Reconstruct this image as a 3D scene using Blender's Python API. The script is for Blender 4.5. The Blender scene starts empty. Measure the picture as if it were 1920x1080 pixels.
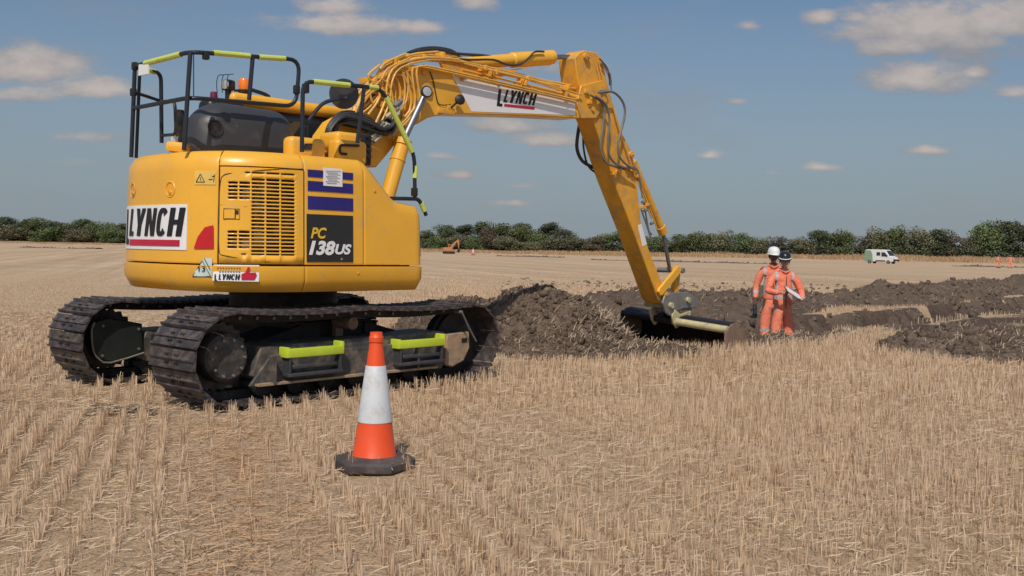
import bpy, bmesh, math, random
import numpy as np
from mathutils import Vector, Matrix, noise as mnoise
random.seed(7); rng = np.random.default_rng(11)
R = math.radians
scene = bpy.context.scene
COL = scene.collection

# ------------------------------------------------------------------ camera
FPX, PITCH, ROLL, CAMH = 1867.0, 0.0392, 0.0185, 1.29
_c, _s = math.cos(PITCH), math.sin(PITCH)
FW = Vector((0, _c, -_s)); _up = Vector((0, _s, _c)); _rt = Vector((1, 0, 0))
RT = _rt*math.cos(ROLL) + _up*math.sin(ROLL)
UP = _up*math.cos(ROLL) - _rt*math.sin(ROLL)
cd = bpy.data.cameras.new('camera'); cam = bpy.data.objects.new('camera', cd); COL.objects.link(cam)
cd.sensor_width = 36; cd.lens = 36*FPX/1920; cd.clip_start = .1; cd.clip_end = 20000
cam.matrix_world = Matrix(((RT.x, UP.x, -FW.x, 0), (RT.y, UP.y, -FW.y, 0), (RT.z, UP.z, -FW.z, CAMH), (0, 0, 0, 1)))
scene.camera = cam
# ------------------------------------------------------------------ light
SUN_EL, SUN_AZ = R(50), R(189)          # azimuth clockwise from +Y
sd = Vector((math.sin(SUN_AZ)*math.cos(SUN_EL), math.cos(SUN_AZ)*math.cos(SUN_EL), math.sin(SUN_EL)))
sl = bpy.data.lights.new('sun', 'SUN'); so = bpy.data.objects.new('sun', sl); COL.objects.link(so)
sl.energy = 3.3; sl.angle = R(.53); sl.color = (1, .905, .79)
so.rotation_euler = sd.to_track_quat('Z', 'Y').to_euler(); so.location = (0, -20, 30)
scene.view_settings.view_transform = 'Standard'; scene.view_settings.look = 'None'
scene.view_settings.gamma = 1; scene.view_settings.exposure = -0.08

def ray(u, v):
    return FW + RT*((u-960)/FPX) - UP*((v-540)/FPX)

# ------------------------------------------------------------------ node helper
class NT:
    def __init__(s, tree): s.t = tree; s.n = tree.nodes; s.l = tree.links
    def new(s, typ, **kw):
        n = s.n.new(typ)
        for k, v in kw.items():
            if k.startswith('i_'): s.put(n, k[2:], v)
            else: setattr(n, k, v)
        return n
    def put(s, n, key, v):
        sock = n.inputs[int(key)] if key.isdigit() else n.inputs[key.replace('_', ' ')]
        if isinstance(v, bpy.types.NodeSocket): s.l.new(v, sock)
        else: sock.default_value = v
    def math(s, op, a, b=None, c=None, clamp=False):
        n = s.n.new('ShaderNodeMath'); n.operation = op; n.use_clamp = clamp
        for i, x in enumerate((a, b, c)):
            if x is None: continue
            s.put(n, str(i), x)
        return n.outputs[0]
    def mix(s, f, a, b, mode='MIX'):
        n = s.n.new('ShaderNodeMix'); n.data_type = 'RGBA'; n.blend_type = mode
        for k, x in ((0, f), (6, a), (7, b)):
            if isinstance(x, tuple) and len(x) == 3: x = (*x, 1)
            s.put(n, str(k), x)
        return n.outputs[2]
    def mrange(s, v, a, b, c=0., d=1., smooth=False):
        n = s.n.new('ShaderNodeMapRange')
        if smooth: n.interpolation_type = 'SMOOTHSTEP'
        s.put(n, '0', v)
        for i, x in enumerate((a, b, c, d)): n.inputs[i+1].default_value = x
        return n.outputs[0]
    def noise(s, vec, scale, detail=4, rough=.55, out=0, dist=0.):
        n = s.n.new('ShaderNodeTexNoise')
        if vec is not None: s.l.new(vec, n.inputs['Vector'])
        n.inputs['Scale'].default_value = scale; n.inputs['Detail'].default_value = detail
        n.inputs['Roughness'].default_value = rough; n.inputs['Distortion'].default_value = dist
        return n.outputs[out]

# ------------------------------------------------------------------ world: sky with fair weather clouds
w = bpy.data.worlds.new('World'); scene.world = w; w.use_nodes = True
nt = NT(w.node_tree); nt.n.clear()
sky = nt.new('ShaderNodeTexSky', sky_type='NISHITA', sun_disc=False)
sky.sun_elevation = SUN_EL; sky.sun_rotation = SUN_AZ; sky.dust_density = 2.2; sky.ozone_density = 1.6; sky.air_density = 1.0
geo = nt.new('ShaderNodeTexCoord')
sep = nt.new('ShaderNodeSeparateXYZ', i_0=geo.outputs['Generated'])
X_, Y_, Z_ = sep.outputs
Yc = nt.math('MAXIMUM', nt.math('ABSOLUTE', Y_), .05)
U_ = nt.math('DIVIDE', X_, Yc); V_ = nt.math('DIVIDE', Z_, Yc)
cv = nt.new('ShaderNodeCombineXYZ', i_0=U_, i_1=nt.math('MULTIPLY', V_, 2.1), i_2=nt.math('MULTIPLY', Y_, .2))
n1 = nt.noise(cv.outputs[0], 9, 7, .62); n2 = nt.noise(cv.outputs[0], 34, 5, .6)
nz = nt.math('ADD', nt.math('MULTIPLY', n1, 1.3), nt.math('MULTIPLY', n2, .45))   # ~0.87 mean
# the clouds of the day: heading, height and half sizes, in picture pixels turned into directions
CL = [(640, 50, 190, 27, 1), (790, 52, 70, 22, 1), (630, 14, 90, 26, .9), (893, 8, 42, 20, .8),
      (60, 135, 130, 45, .85), (185, 170, 110, 28, .9), (45, 180, 120, 28, .55), (150, 258, 90, 16, .5), (130, 308, 60, 12, .4),
      (1740, 60, 190, 60, 1), (1860, 42, 150, 60, 1), (1670, 92, 70, 20, .8), (1537, 35, 42, 20, .8), (1402, 50, 28, 16, .6), (1605, 36, 40, 15, .7),
      (1725, 155, 105, 32, 1), (1825, 140, 30, 12, .7), (1905, 176, 40, 16, .7), (1535, 314, 48, 12, .85), (1740, 283, 48, 13, .8),
      (1328, 293, 42, 12, .75), (1385, 191, 26, 9, .55), (1025, 267, 70, 16, .9), (945, 238, 90, 20, .6), (820, 293, 55, 12, .6),
      (860, 330, 40, 9, .5), (960, 383, 50, 10, .5), (1080, 130, 70, 20, .5), (1450, 325, 60, 8, .35), (970, 350, 40, 8, .35)]
tot = None; shade = None
for (px, py, a, b, st) in CL:
    d = ray(px, py); d2 = ray(px, py-b)
    u0, v0 = d.x/d.y, d.z/d.y; aa = a/FPX*1.4; bb = b/FPX*1.5
    du = nt.math('DIVIDE', nt.math('SUBTRACT', U_, u0), aa)
    dv = nt.math('DIVIDE', nt.math('SUBTRACT', V_, v0), bb)
    low = nt.math('MULTIPLY', nt.math('MINIMUM', dv, 0.), 1.7)
    dv2 = nt.math('ADD', nt.math('MAXIMUM', dv, 0.), low)
    q = nt.math('ADD', nt.math('MULTIPLY', du, du), nt.math('MULTIPLY', dv2, dv2))
    m = nt.math('MULTIPLY', nt.math('SUBTRACT', 1., nt.math('SQRT', q)), min(1.05, st+.22), clamp=False)
    sh = nt.math('MULTIPLY', nt.math('ADD', nt.math('MULTIPLY', dv, .5), .5), nt.math('MAXIMUM', m, 0.))
    tot = m if tot is None else nt.math('MAXIMUM', tot, m)
    shade = sh if shade is None else nt.math('MAXIMUM', shade, sh)
den = nt.math('ADD', nt.math('MULTIPLY', tot, 1.25), nt.math('MULTIPLY', nt.math('SUBTRACT', nz, .87), 2.3))
den = nt.mrange(den, .12, 1.0, 0, .80, True)
front = nt.mrange(Y_, .1, .3)
den = nt.math('MULTIPLY', den, front)
wisp = nt.math('MULTIPLY', nt.mrange(nt.noise(cv.outputs[0], 5, 6, .62), .48, .78, 0, .36, True), nt.mrange(V_, .0, .12))
den = nt.math('MAXIMUM', den, wisp)
ccol = nt.mix(nt.mrange(nt.math('ADD', shade, nt.math('MULTIPLY', nt.math('SUBTRACT', n2, .5), .7)), .05, .55), (3.2, 3.0, 3.05), (6.2, 5.3, 4.7))
tint = nt.mix(1., sky.outputs[0], (.82, .93, 1.02), 'MULTIPLY')
# thin summer murk close to the horizon
hz = nt.mrange(V_, -.01, .26, .85, .0)
body = nt.mix(hz, tint, (3.6, 4.15, 4.6))
body = nt.mix(.2, body, (1.5, 2.1, 2.75))
fin = nt.mix(den, body, ccol)
bg = nt.new('ShaderNodeBackground', i_Color=fin, i_Strength=.095)
wo = nt.new('ShaderNodeOutputWorld'); nt.l.new(bg.outputs[0], wo.inputs[0])

# ------------------------------------------------------------------ materials
MATS = {}
def mat(name, col, rough=.6, metal=0., var=.12, scale=6., bump=0., bscale=40., dirt=None, dirt_amt=.4, dirt_scale=3., coat=0., spec=.5, island=False):
    if name in MATS: return MATS[name]
    m = bpy.data.materials.new(name); m.use_nodes = True; t = NT(m.node_tree)
    b = m.node_tree.nodes['Principled BSDF']
    tc = t.new('ShaderNodeTexCoord').outputs['Object']
    n = t.noise(tc, scale, 5, .6)
    dark = tuple(c*(1-var) for c in col); light = tuple(min(1, c*(1+var)) for c in col)
    c = t.mix(t.mrange(n, .3, .7), dark, light)
    r = rough
    if dirt:
        dn = t.noise(tc, dirt_scale, 8, .72)
        f = t.mrange(dn, .62-dirt_amt*.35, .80-dirt_amt*.25, 0, 1)
        c = t.mix(f, c, dirt)
        r = t.math('ADD', rough, t.math('MULTIPLY', f, .9-rough))
    t.put(b, 'Base Color', c); t.put(b, 'Roughness', r)
    b.inputs['Metallic'].default_value = metal; b.inputs['Coat Weight'].default_value = coat
    b.inputs['Specular IOR Level'].default_value = spec
    if bump:
        bn = t.new('ShaderNodeBump', i_Strength=bump, i_Distance=.02)
        t.put(bn, 'Height', t.noise(tc, bscale, 4, .6)); t.put(b, 'Normal', bn.outputs[0])
    MATS[name] = m; return m

M_YEL = mat('yellow_paint', (.84, .435, .040), .34, var=.05, scale=2.5, dirt=(.60, .38, .14), dirt_amt=.20, dirt_scale=7, coat=.15, bump=.02, bscale=6)
M_YELB = mat('yellow_paint_arm', (.78, .375, .032), .42, var=.12, scale=4, dirt=(.42, .27, .12), dirt_amt=.42, dirt_scale=6, bump=.05, bscale=14)
M_BLACK = mat('black_rubber', (.018, .018, .02), .55, var=.3)
M_NAVY = mat('dark_powder_coat', (.016, .020, .030), .4, var=.2)
M_GREY = mat('grey_plastic', (.046, .049, .056), .45, var=.08, scale=3, dirt=(.10, .09, .08), dirt_amt=.2, dirt_scale=6, spec=.5)
M_DARK = mat('grimy_dark_steel', (.022, .020, .022), .6, metal=.3, var=.4, dirt=(.085, .07, .058), dirt_amt=.4, dirt_scale=7, bump=.3, bscale=60)
M_SHOE = mat('worn_track_steel', (.085, .074, .077), .5, metal=.45, var=.35, scale=9, dirt=(.21, .165, .13), dirt_amt=.44, dirt_scale=9, bump=.25, bscale=50)
M_FRAME = mat('grey_track_frame', (.085, .082, .080), .6, metal=.2, var=.25, dirt=(.27, .21, .15), dirt_amt=.42, dirt_scale=6, bump=.15)
M_DUSTY = mat('dusty_frame_end', (.17, .15, .135), .7, var=.3, dirt=(.40, .27, .16), dirt_amt=.9, dirt_scale=7, bump=.3)
M_CHROME = mat('chrome_rod', (.30, .32, .36), .5, metal=1., var=.05)
M_ROD = mat('dull_rod', (.20, .19, .20), .4, metal=.8, var=.2)
M_WHITE = mat('white_vinyl', (.80, .80, .82), .45, var=.03, dirt=(.52, .46, .38), dirt_amt=.1)
M_INK = mat('black_ink', (.010, .010, .012), .5)
M_RED = mat('crimson_vinyl', (.50, .012, .045), .45)
M_REFL = mat('red_reflector', (.52, .008, .012), .25, coat=.4)
M_BLUE = mat('navy_stripe', (.022, .016, .17), .45)
M_SIGN = mat('black_plate', (.022, .022, .022), .5)
M_LIME = mat('lime_sleeve', (.58, .68, .14), .5, var=.08, dirt=(.4, .42, .12), dirt_amt=.2)
M_LIMED = mat('lime_step', (.52, .66, .04), .55, var=.08)
M_GLASS = mat('dark_cab_glass', (.02, .03, .035), .06, spec=.8)
M_ORANGE = mat('amber_lens', (.85, .20, .015), .2, coat=.5)
M_LENS = mat('lamp_lens', (.55, .56, .56), .15, metal=.4)
M_STEEL = mat('bare_hitch_steel', (.27, .27, .27), .45, metal=.5, var=.25, dirt=(.28, .22, .16), dirt_amt=.45, dirt_scale=8, bump=.2)
M_CREAM = mat('worn_cream_paint', (.56, .50, .27), .45, var=.15, dirt=(.30, .27, .22), dirt_amt=.55, dirt_scale=9)
M_BUCKET = mat('bucket_steel', (.020, .017, .019), .5, metal=.3, var=.3, dirt=(.05, .036, .028), dirt_amt=.3, dirt_scale=6, bump=.2)
M_MUDDY = mat('muddy_steel', (.25, .17, .12), .85, var=.3, dirt=(.12, .08, .06), dirt_amt=.5, dirt_scale=12, bump=.6, bscale=40)
M_HOSE = mat('hose_rubber', (.035, .035, .038), .5, var=.3)
M_GHOSE = mat('grey_hose', (.15, .15, .155), .5, var=.25)
M_PIPE = mat('yellow_pipe', (.76, .40, .05), .42, var=.15, dirt=(.45, .36, .25), dirt_amt=.4, dirt_scale=20)

# ------------------------------------------------------------------ object helpers
def link(o, parent=None):
    COL.objects.link(o)
    if parent: o.parent = parent
    return o
def tag(o, label=None, cat=None, group=None, kind=None):
    for k, v in (('label', label), ('category', cat), ('group', group), ('kind', kind)):
        if v: o[k] = v
    return o
def empty(name, loc, rz=0):
    o = bpy.data.objects.new(name, None); o.location = loc; o.rotation_euler = (0, 0, rz); o.empty_display_size = .3
    return link(o)
def V3(p): return Vector(p)

class MB:
    def __init__(s): s.v = []; s.f = []; s.mi = []; s.m = 0
    def add(s, vs, fs):
        k = len(s.v); s.v += [tuple(p) for p in vs]; s.f += [tuple(i+k for i in f) for f in fs]; s.mi += [s.m]*len(fs); return s
    def box(s, c, size, rot=None, bev=0.):
        sx, sy, sz = (d/2 for d in size); c = V3(c)
        if bev:
            bm = bmesh.new(); bmesh.ops.create_cube(bm, size=1.)
            for v in bm.verts: v.co = Vector((v.co.x*size[0], v.co.y*size[1], v.co.z*size[2]))
            bmesh.ops.bevel(bm, geom=bm.edges[:], offset=min(bev, min(size)*.45), segments=2, affect='EDGES', profile=.6)
            vs = [v.co.copy() for v in bm.verts]; fs = [[v.index for v in f.verts] for f in bm.faces]; bm.free()
        else:
            vs = [Vector((x, y, z)) for x in (-sx, sx) for y in (-sy, sy) for z in (-sz, sz)]
            fs = [(0, 1, 3, 2), (4, 6, 7, 5), (0, 4, 5, 1), (2, 3, 7, 6), (0, 2, 6, 4), (1, 5, 7, 3)]
        if rot is not None: vs = [rot @ p for p in vs]
        return s.add([p+c for p in vs], fs)
    def cyl(s, a, b, r, r2=None, n=16, cap=True):
        a, b = V3(a), V3(b); r2 = r if r2 is None else r2
        d = (b-a).normalized(); q = d.to_track_quat('Z', 'Y')
        vs = []
        for p, rr in ((a, r), (b, r2)):
            for i in range(n):
                t = 2*math.pi*i/n; vs.append(p + q @ Vector((math.cos(t)*rr, math.sin(t)*rr, 0)))
        fs = [(i, (i+1) % n, n+(i+1) % n, n+i) for i in range(n)]
        if cap: fs += [tuple(range(n))[::-1], tuple(range(n, 2*n))]
        return s.add(vs, fs)
    def tube(s, pts, r, n=8, smooth=3, closed=False):
        pts = [V3(p) for p in pts]
        if smooth and len(pts) > 2:
            out = []
            L = len(pts)
            for i in range(L-1):
                p0 = pts[max(i-1, 0)]; p1 = pts[i]; p2 = pts[i+1]; p3 = pts[min(i+2, L-1)]
                for k in range(smooth):
                    t = k/smooth
                    out.append(.5*((2*p1)+(p2-p0)*t+(2*p0-5*p1+4*p2-p3)*t*t+(3*p1-p0-3*p2+p3)*t**3))
            out.append(pts[-1]); pts = out
        vs = []; N = len(pts); up = None
        for i, p in enumerate(pts):
            d = (pts[min(i+1, N-1)]-pts[max(i-1, 0)]).normalized()
            if up is None:
                up = d.orthogonal().normalized()
            up = (up - d*up.dot(d)).normalized(); b = d.cross(up)
            rr = float(np.interp(i/(N-1), np.linspace(0, 1, len(r)), r)) if isinstance(r, list) else r
            for k in range(n):
                t = 2*math.pi*k/n; vs.append(p+up*math.cos(t)*rr+b*math.sin(t)*rr)
        fs = [(i*n+k, i*n+(k+1) % n, (i+1)*n+(k+1) % n, (i+1)*n+k) for i in range(N-1) for k in range(n)]
        fs += [tuple(range(n))[::-1], tuple(range((N-1)*n, N*n))]
        return s.add(vs, fs)
    def rail(s, pts, r, bend=.09, n=10):
        """tube with rounded corners"""
        P = [V3(p) for p in pts]; out = [P[0]]
        for i in range(1, len(P)-1):
            a, b, c = P[i-1], P[i], P[i+1]
            l = min(bend, (a-b).length*.45, (c-b).length*.45)
            p, q = b+(a-b).normalized()*l, b+(c-b).normalized()*l
            for k in range(6):
                t = k/5; out.append(p*(1-t)**2+b*2*t*(1-t)+q*t*t)
        out.append(P[-1]); return s.tube(out, r, n, 0)
    def prism(s, poly, y0, y1):
        """polygon in (x,z) extruded along y"""
        n = len(poly)
        vs = [(x, y0, z) for x, z in poly]+[(x, y1, z) for x, z in poly]
        fs = [tuple(range(n)), tuple(range(n, 2*n))[::-1]]+[(i, n+i, n+(i+1) % n, (i+1) % n) for i in range(n)]
        return s.add(vs, fs)
    def lathe(s, prof, c=(0, 0, 0), n=32, ax=None):
        vs = []; c = V3(c); q = ax.to_track_quat('Z', 'Y') if ax else None
        for r, z in prof:
            for k in range(n):
                t = 2*math.pi*k/n; p = Vector((r*math.cos(t), r*math.sin(t), z))
                vs.append((q @ p if q else p)+c)
        m = len(prof)
        fs = [(i*n+k, i*n+(k+1) % n, (i+1)*n+(k+1) % n, (i+1)*n+k) for i in range(m-1) for k in range(n)]
        fs += [tuple(range(n))[::-1], tuple(range((m-1)*n, m*n))]
        return s.add(vs, fs)
    def build(s, name, mats, parent=None, bev=0., smooth=35, fix=True):
        me = bpy.data.meshes.new(name); me.from_pydata(s.v, [], s.f)
        if not isinstance(mats, (list, tuple)): mats = [mats]
        for m in mats: me.materials.append(m)
        me.polygons.foreach_set('material_index', s.mi)
        bm = bmesh.new(); bm.from_mesh(me)
        bmesh.ops.remove_doubles(bm, verts=bm.verts, dist=1e-5)
        if fix: bmesh.ops.recalc_face_normals(bm, faces=bm.faces)
        bm.to_mesh(me); bm.free()
        if smooth:
            me.polygons.foreach_set('use_smooth', [True]*len(me.polygons))
            me.set_sharp_from_angle(angle=R(smooth))
        o = bpy.data.objects.new(name, me)
        if bev:
            b = o.modifiers.new('bevel', 'BEVEL'); b.width = bev; b.segments = 2; b.limit_method = 'ANGLE'; b.angle_limit = R(40)
            b.harden_normals = False
        return link(o, parent)

# vectorised value noise
_lat = rng.random((64, 64))
def vnoise(x, y):
    xi = np.floor(x).astype(int); yi = np.floor(y).astype(int); fx = x-xi; fy = y-yi
    fx = fx*fx*(3-2*fx); fy = fy*fy*(3-2*fy)
    a = _lat[xi % 64, yi % 64]; b = _lat[(xi+1) % 64, yi % 64]; c = _lat[xi % 64, (yi+1) % 64]; d = _lat[(xi+1) % 64, (yi+1) % 64]
    return (a*(1-fx)+b*fx)*(1-fy)+(c*(1-fx)+d*fx)*fy - .5
def fbm(x, y, sc, oc=4, g=.55):
    r = 0; a = 1
    for i in range(oc): r = r+a*vnoise(x*sc+i*17.3, y*sc+i*9.1); sc *= 2.07; a *= g
    return r
def sstep(t): t = np.clip(t, 0, 1); return t*t*(3-2*t)
def np_mesh(name, verts, faces4, mats, parent=None, smooth=False, cols=None, mi=None):
    """fast mesh of quads (or tris) from arrays"""
    me = bpy.data.meshes.new(name); nv = len(verts); nf, k = faces4.shape
    me.vertices.add(nv); me.vertices.foreach_set('co', np.ascontiguousarray(verts, dtype=np.float32).ravel())
    me.loops.add(nf*k); me.loops.foreach_set('vertex_index', faces4.astype(np.int32).ravel())
    me.polygons.add(nf); me.polygons.foreach_set('loop_start', np.arange(0, nf*k, k, dtype=np.int32))
    me.polygons.foreach_set('loop_total', np.full(nf, k, dtype=np.int32))
    if smooth: me.polygons.foreach_set('use_smooth', np.ones(nf, dtype=bool))
    for m in (mats if isinstance(mats, (list, tuple)) else [mats]): me.materials.append(m)
    if mi is not None: me.polygons.foreach_set('material_index', mi.astype(np.int32))
    me.update(calc_edges=True)
    if cols is not None:
        for nm, arr in cols.items():
            at = me.attributes.new(nm, 'FLOAT', 'POINT'); at.data.foreach_set('value', arr.astype(np.float32))
    me.validate()
    return link(bpy.data.objects.new(name, me), parent)

# ================================================================== GROUND
XN = np.array([-50, 1.0, 2.4, 3.26, 4.45, 5.28, 7.8, 13.3, 25, 80]); YN = np.array([13.3, 13.3, 13.6, 13.9, 14.8, 16.2, 19.2, 25.2, 38, 98])
XF = np.array([-50, 1.0, 3.5, 6.06, 9.6, 16.9, 30, 80]); YF = np.array([16.6, 16.8, 18.6, 21., 24.4, 33.4, 47, 105])
def lip_n(x): return np.interp(x, XN, YN)
def lip_f(x): return np.interp(x, XF, YF)
def hedge_y(x): return 275 - .35*np.clip(x, -220, 190)
def ground_z(x, y, rough=True):
    w = fbm(x, y, .55, 4)*.5 if rough else 0
    d = sstep((y-lip_n(x)+w)/.55)*sstep((lip_f(x)-y+w)/.7)*sstep((x-.7)/1.2)
    z = -.52*d
    far = np.clip((y-(hedge_y(x)-38))/34, 0, 1)
    z = z + sstep(far)*.75
    z = z + np.where(y > 40, 1, 0)*fbm(x, y, .012, 2)*.35*np.clip((y-40)/80, 0, 1)
    if rough: z = z + fbm(x, y, 1.7, 3)*.03 + d*fbm(x, y, 3.1, 3)*.12
    return z
def soil_mask(x, y):
    w = fbm(x, y, .55, 4)*.5; w3 = fbm(x+40, y, 1.6, 4)*.7
    d = sstep((y-lip_n(x)+w+w3+.35)/.5)*sstep((lip_f(x)-y+w+w3*1.6+.35)/.5)*sstep((x-.3+w)/.8)
    # crawled over, stripped ground at the right and round the spoil
    e = sstep((x-5.6+w)/1.0)*sstep((y-12.6-w*.6)/.8)*sstep(((lip_n(x)+.4)-y)/1.2)*sstep((11.0-(x-0.0)+ (y-12)*.55)/1.5)
    return np.clip(np.maximum(d, e*(vnoise(x*1.1, y*1.1)*.8+.75)), 0, 1)
def rut_band(x, y):
    return sstep((y-7.15+.12*(x+3)+fbm(x, y, .7, 2)*.4)/.25)*sstep((8.0-.12*(x+3)-y)/.25)*sstep((-2.3-x)/.5)
def axis(lo, hi, d0, d1, step, far):
    a = list(np.arange(d0, d1, step)); s = step; x = d1
    b = []
    while x < hi: b.append(x); s = min(s*1.07, far); x += s
    b.append(hi); s = step; x = d0; c = []
    while x > lo: s = min(s*1.07, far); x -= s; c.append(max(x, lo))
    return np.array(c[::-1]+a+b)
gx = axis(-2500, 2500, -7, 15, .11, 400); gy = axis(-400, 5000, 2, 27, .11, 400)
# keep rows fine enough where the bank rises
gy = np.unique(np.concatenate([gy, np.arange(180, 400, 6.)]))
GX, GY = np.meshgrid(gx, gy, indexing='ij')
GZ = ground_z(GX, GY)
nv = GX.size; idx = np.arange(nv).reshape(GX.shape)
F4 = np.stack([idx[:-1, :-1], idx[1:, :-1], idx[1:, 1:], idx[:-1, 1:]], -1).reshape(-1, 4)

M_G = bpy.data.materials.new('field_ground'); M_G.use_nodes = True; t = NT(M_G.node_tree); b = t.n['Principled BSDF']
pos = t.new('ShaderNodeNewGeometry').outputs['Position']
mp = t.new('ShaderNodeMapping', i_Vector=pos); mp.inputs['Rotation'].default_value = (0, 0, R(-18)); 
rv = mp.outputs[0]
st = t.new('ShaderNodeMapping', i_Vector=rv); st.inputs['Scale'].default_value = (1, .12, 1)
fine = t.noise(pos, 55, 5, .7); mid = t.noise(pos, 2.2, 5, .65)
rows_ = t.noise(st.outputs[0], 6.6, 3, .6)
st2 = t.new('ShaderNodeMapping', i_Vector=pos); st2.inputs['Scale'].default_value = (.05, .6, 1)
bands = t.noise(st2.outputs[0], .55, 4, .6)
st3 = t.new('ShaderNodeMapping', i_Vector=rv); st3.inputs['Scale'].default_value = (1, .03, 1)
swath = t.noise(st3.outputs[0], .35, 4, .65)
straw = t.mix(t.mrange(fine, .35, .65), (.32, .215, .128), (.64, .47, .305))
straw = t.mix(t.mrange(rows_, .35, .65, 0, .5), straw, (.50, .375, .245))
# beyond the standing stubble that is modelled the field reads as one pale bleached sheet
sp = t.new('ShaderNodeSeparateXYZ', i_0=pos)
fary = t.mrange(sp.outputs[1], 22, 48)
field = t.mix(t.mrange(swath, .42, .60), (.53, .38, .245), (.68, .51, .345))
st4 = t.new('ShaderNodeMapping', i_Vector=rv); st4.inputs['Scale'].default_value = (1, .015, 1)
field = t.mix(t.mrange(t.noise(st4.outputs[0], 1.3, 3, .6), .45, .62, 0, .45), field, (.40, .29, .185))
field = t.mix(t.mrange(bands, .42, .72, 0, .65), field, (.37, .265, .175))
field = t.mix(t.mrange(t.noise(pos, .9, 6, .7), .3, .7, 0, .35), field, (.33, .24, .16))
col = t.mix(fary, straw, field)
soil = t.mix(t.mrange(t.noise(pos, 9, 6, .7), .3, .7), (.050, .034, .026), (.145, .105, .082))
soil = t.mix(t.mrange(t.noise(pos, 70, 3, .7), .60, .75), soil, (.34, .25, .17))
at = t.new('ShaderNodeAttribute', attribute_name='soil').outputs['Fac']
sm = t.mrange(t.math('ADD', at, t.math('MULTIPLY', t.math('SUBTRACT', t.noise(pos, 5, 5, .7), .5), 1.1)), .35, .6)
# nothing but pale field beyond the workings, tall dry grass on the bank by the hedge is its own mesh
col = t.mix(sm, col, soil)
t.put(b, 'Base Color', col); b.inputs['Roughness'].default_value = .95; b.inputs['Specular IOR Level'].default_value = .15
bp = t.new('ShaderNodeBump', i_Strength=.7, i_Distance=.03); t.put(bp, 'Height', t.math('ADD', fine, t.math('MULTIPLY', t.noise(pos, 14, 5, .7), 1.5))); t.put(b, 'Normal', bp.outputs[0])
g = np_mesh('ground', np.stack([GX, GY, GZ], -1).reshape(-1, 3), F4, M_G, smooth=True, cols={'soil': np.maximum(soil_mask(GX, GY), .62*rut_band(GX, GY)*(.6+1.2*vnoise(GX*2.3, GY*3.1))).ravel()})
tag(g, kind='structure')

# ------------------------------------------------------------------ soil heaps
M_SOIL = bpy.data.materials.new('dug_soil'); M_SOIL.use_nodes = True; t = NT(M_SOIL.node_tree); b = t.n['Principled BSDF']
pos = t.new('ShaderNodeNewGeometry').outputs['Position']
c = t.mix(t.mrange(t.noise(pos, 7, 7, .72), .3, .7), (.078, .056, .043), (.26, .195, .15))
c = t.mix(t.mrange(t.noise(pos, 1.3, 4, .6), .35, .7, 0, .55), c, (.22, .165, .125))
c = t.mix(t.mrange(t.noise(pos, 60, 4, .7), .54, .70, 0, .8), c, (.42, .33, .24))
isl = t.new('ShaderNodeNewGeometry').outputs['Random Per Island']; c = t.mix(t.mrange(isl, 0, 1, .0, .5), c, (.030, .021, .017))
c = t.mix(t.mrange(isl, .72, 1, 0, .55), c, (.30, .225, .17))
t.put(b, 'Base Color', c); b.inputs['Roughness'].default_value = .95; b.inputs['Specular IOR Level'].default_value = .12
bp = t.new('ShaderNodeBump', i_Strength=.9, i_Distance=.05); t.put(bp, 'Height', t.noise(pos, 22, 7, .75)); t.put(b, 'Normal', bp.outputs[0])
M_STRAWBIT = mat('straw_in_soil', (.55, .43, .31), .9, var=.3, scale=3, spec=.1)
M_DRIED = mat('dried_topsoil_straw', (.24, .185, .145), .95, var=.4, scale=6, dirt=(.10, .075, .06), dirt_amt=.6, dirt_scale=9, bump=.6, spec=.1)
HEAPS = []
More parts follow.
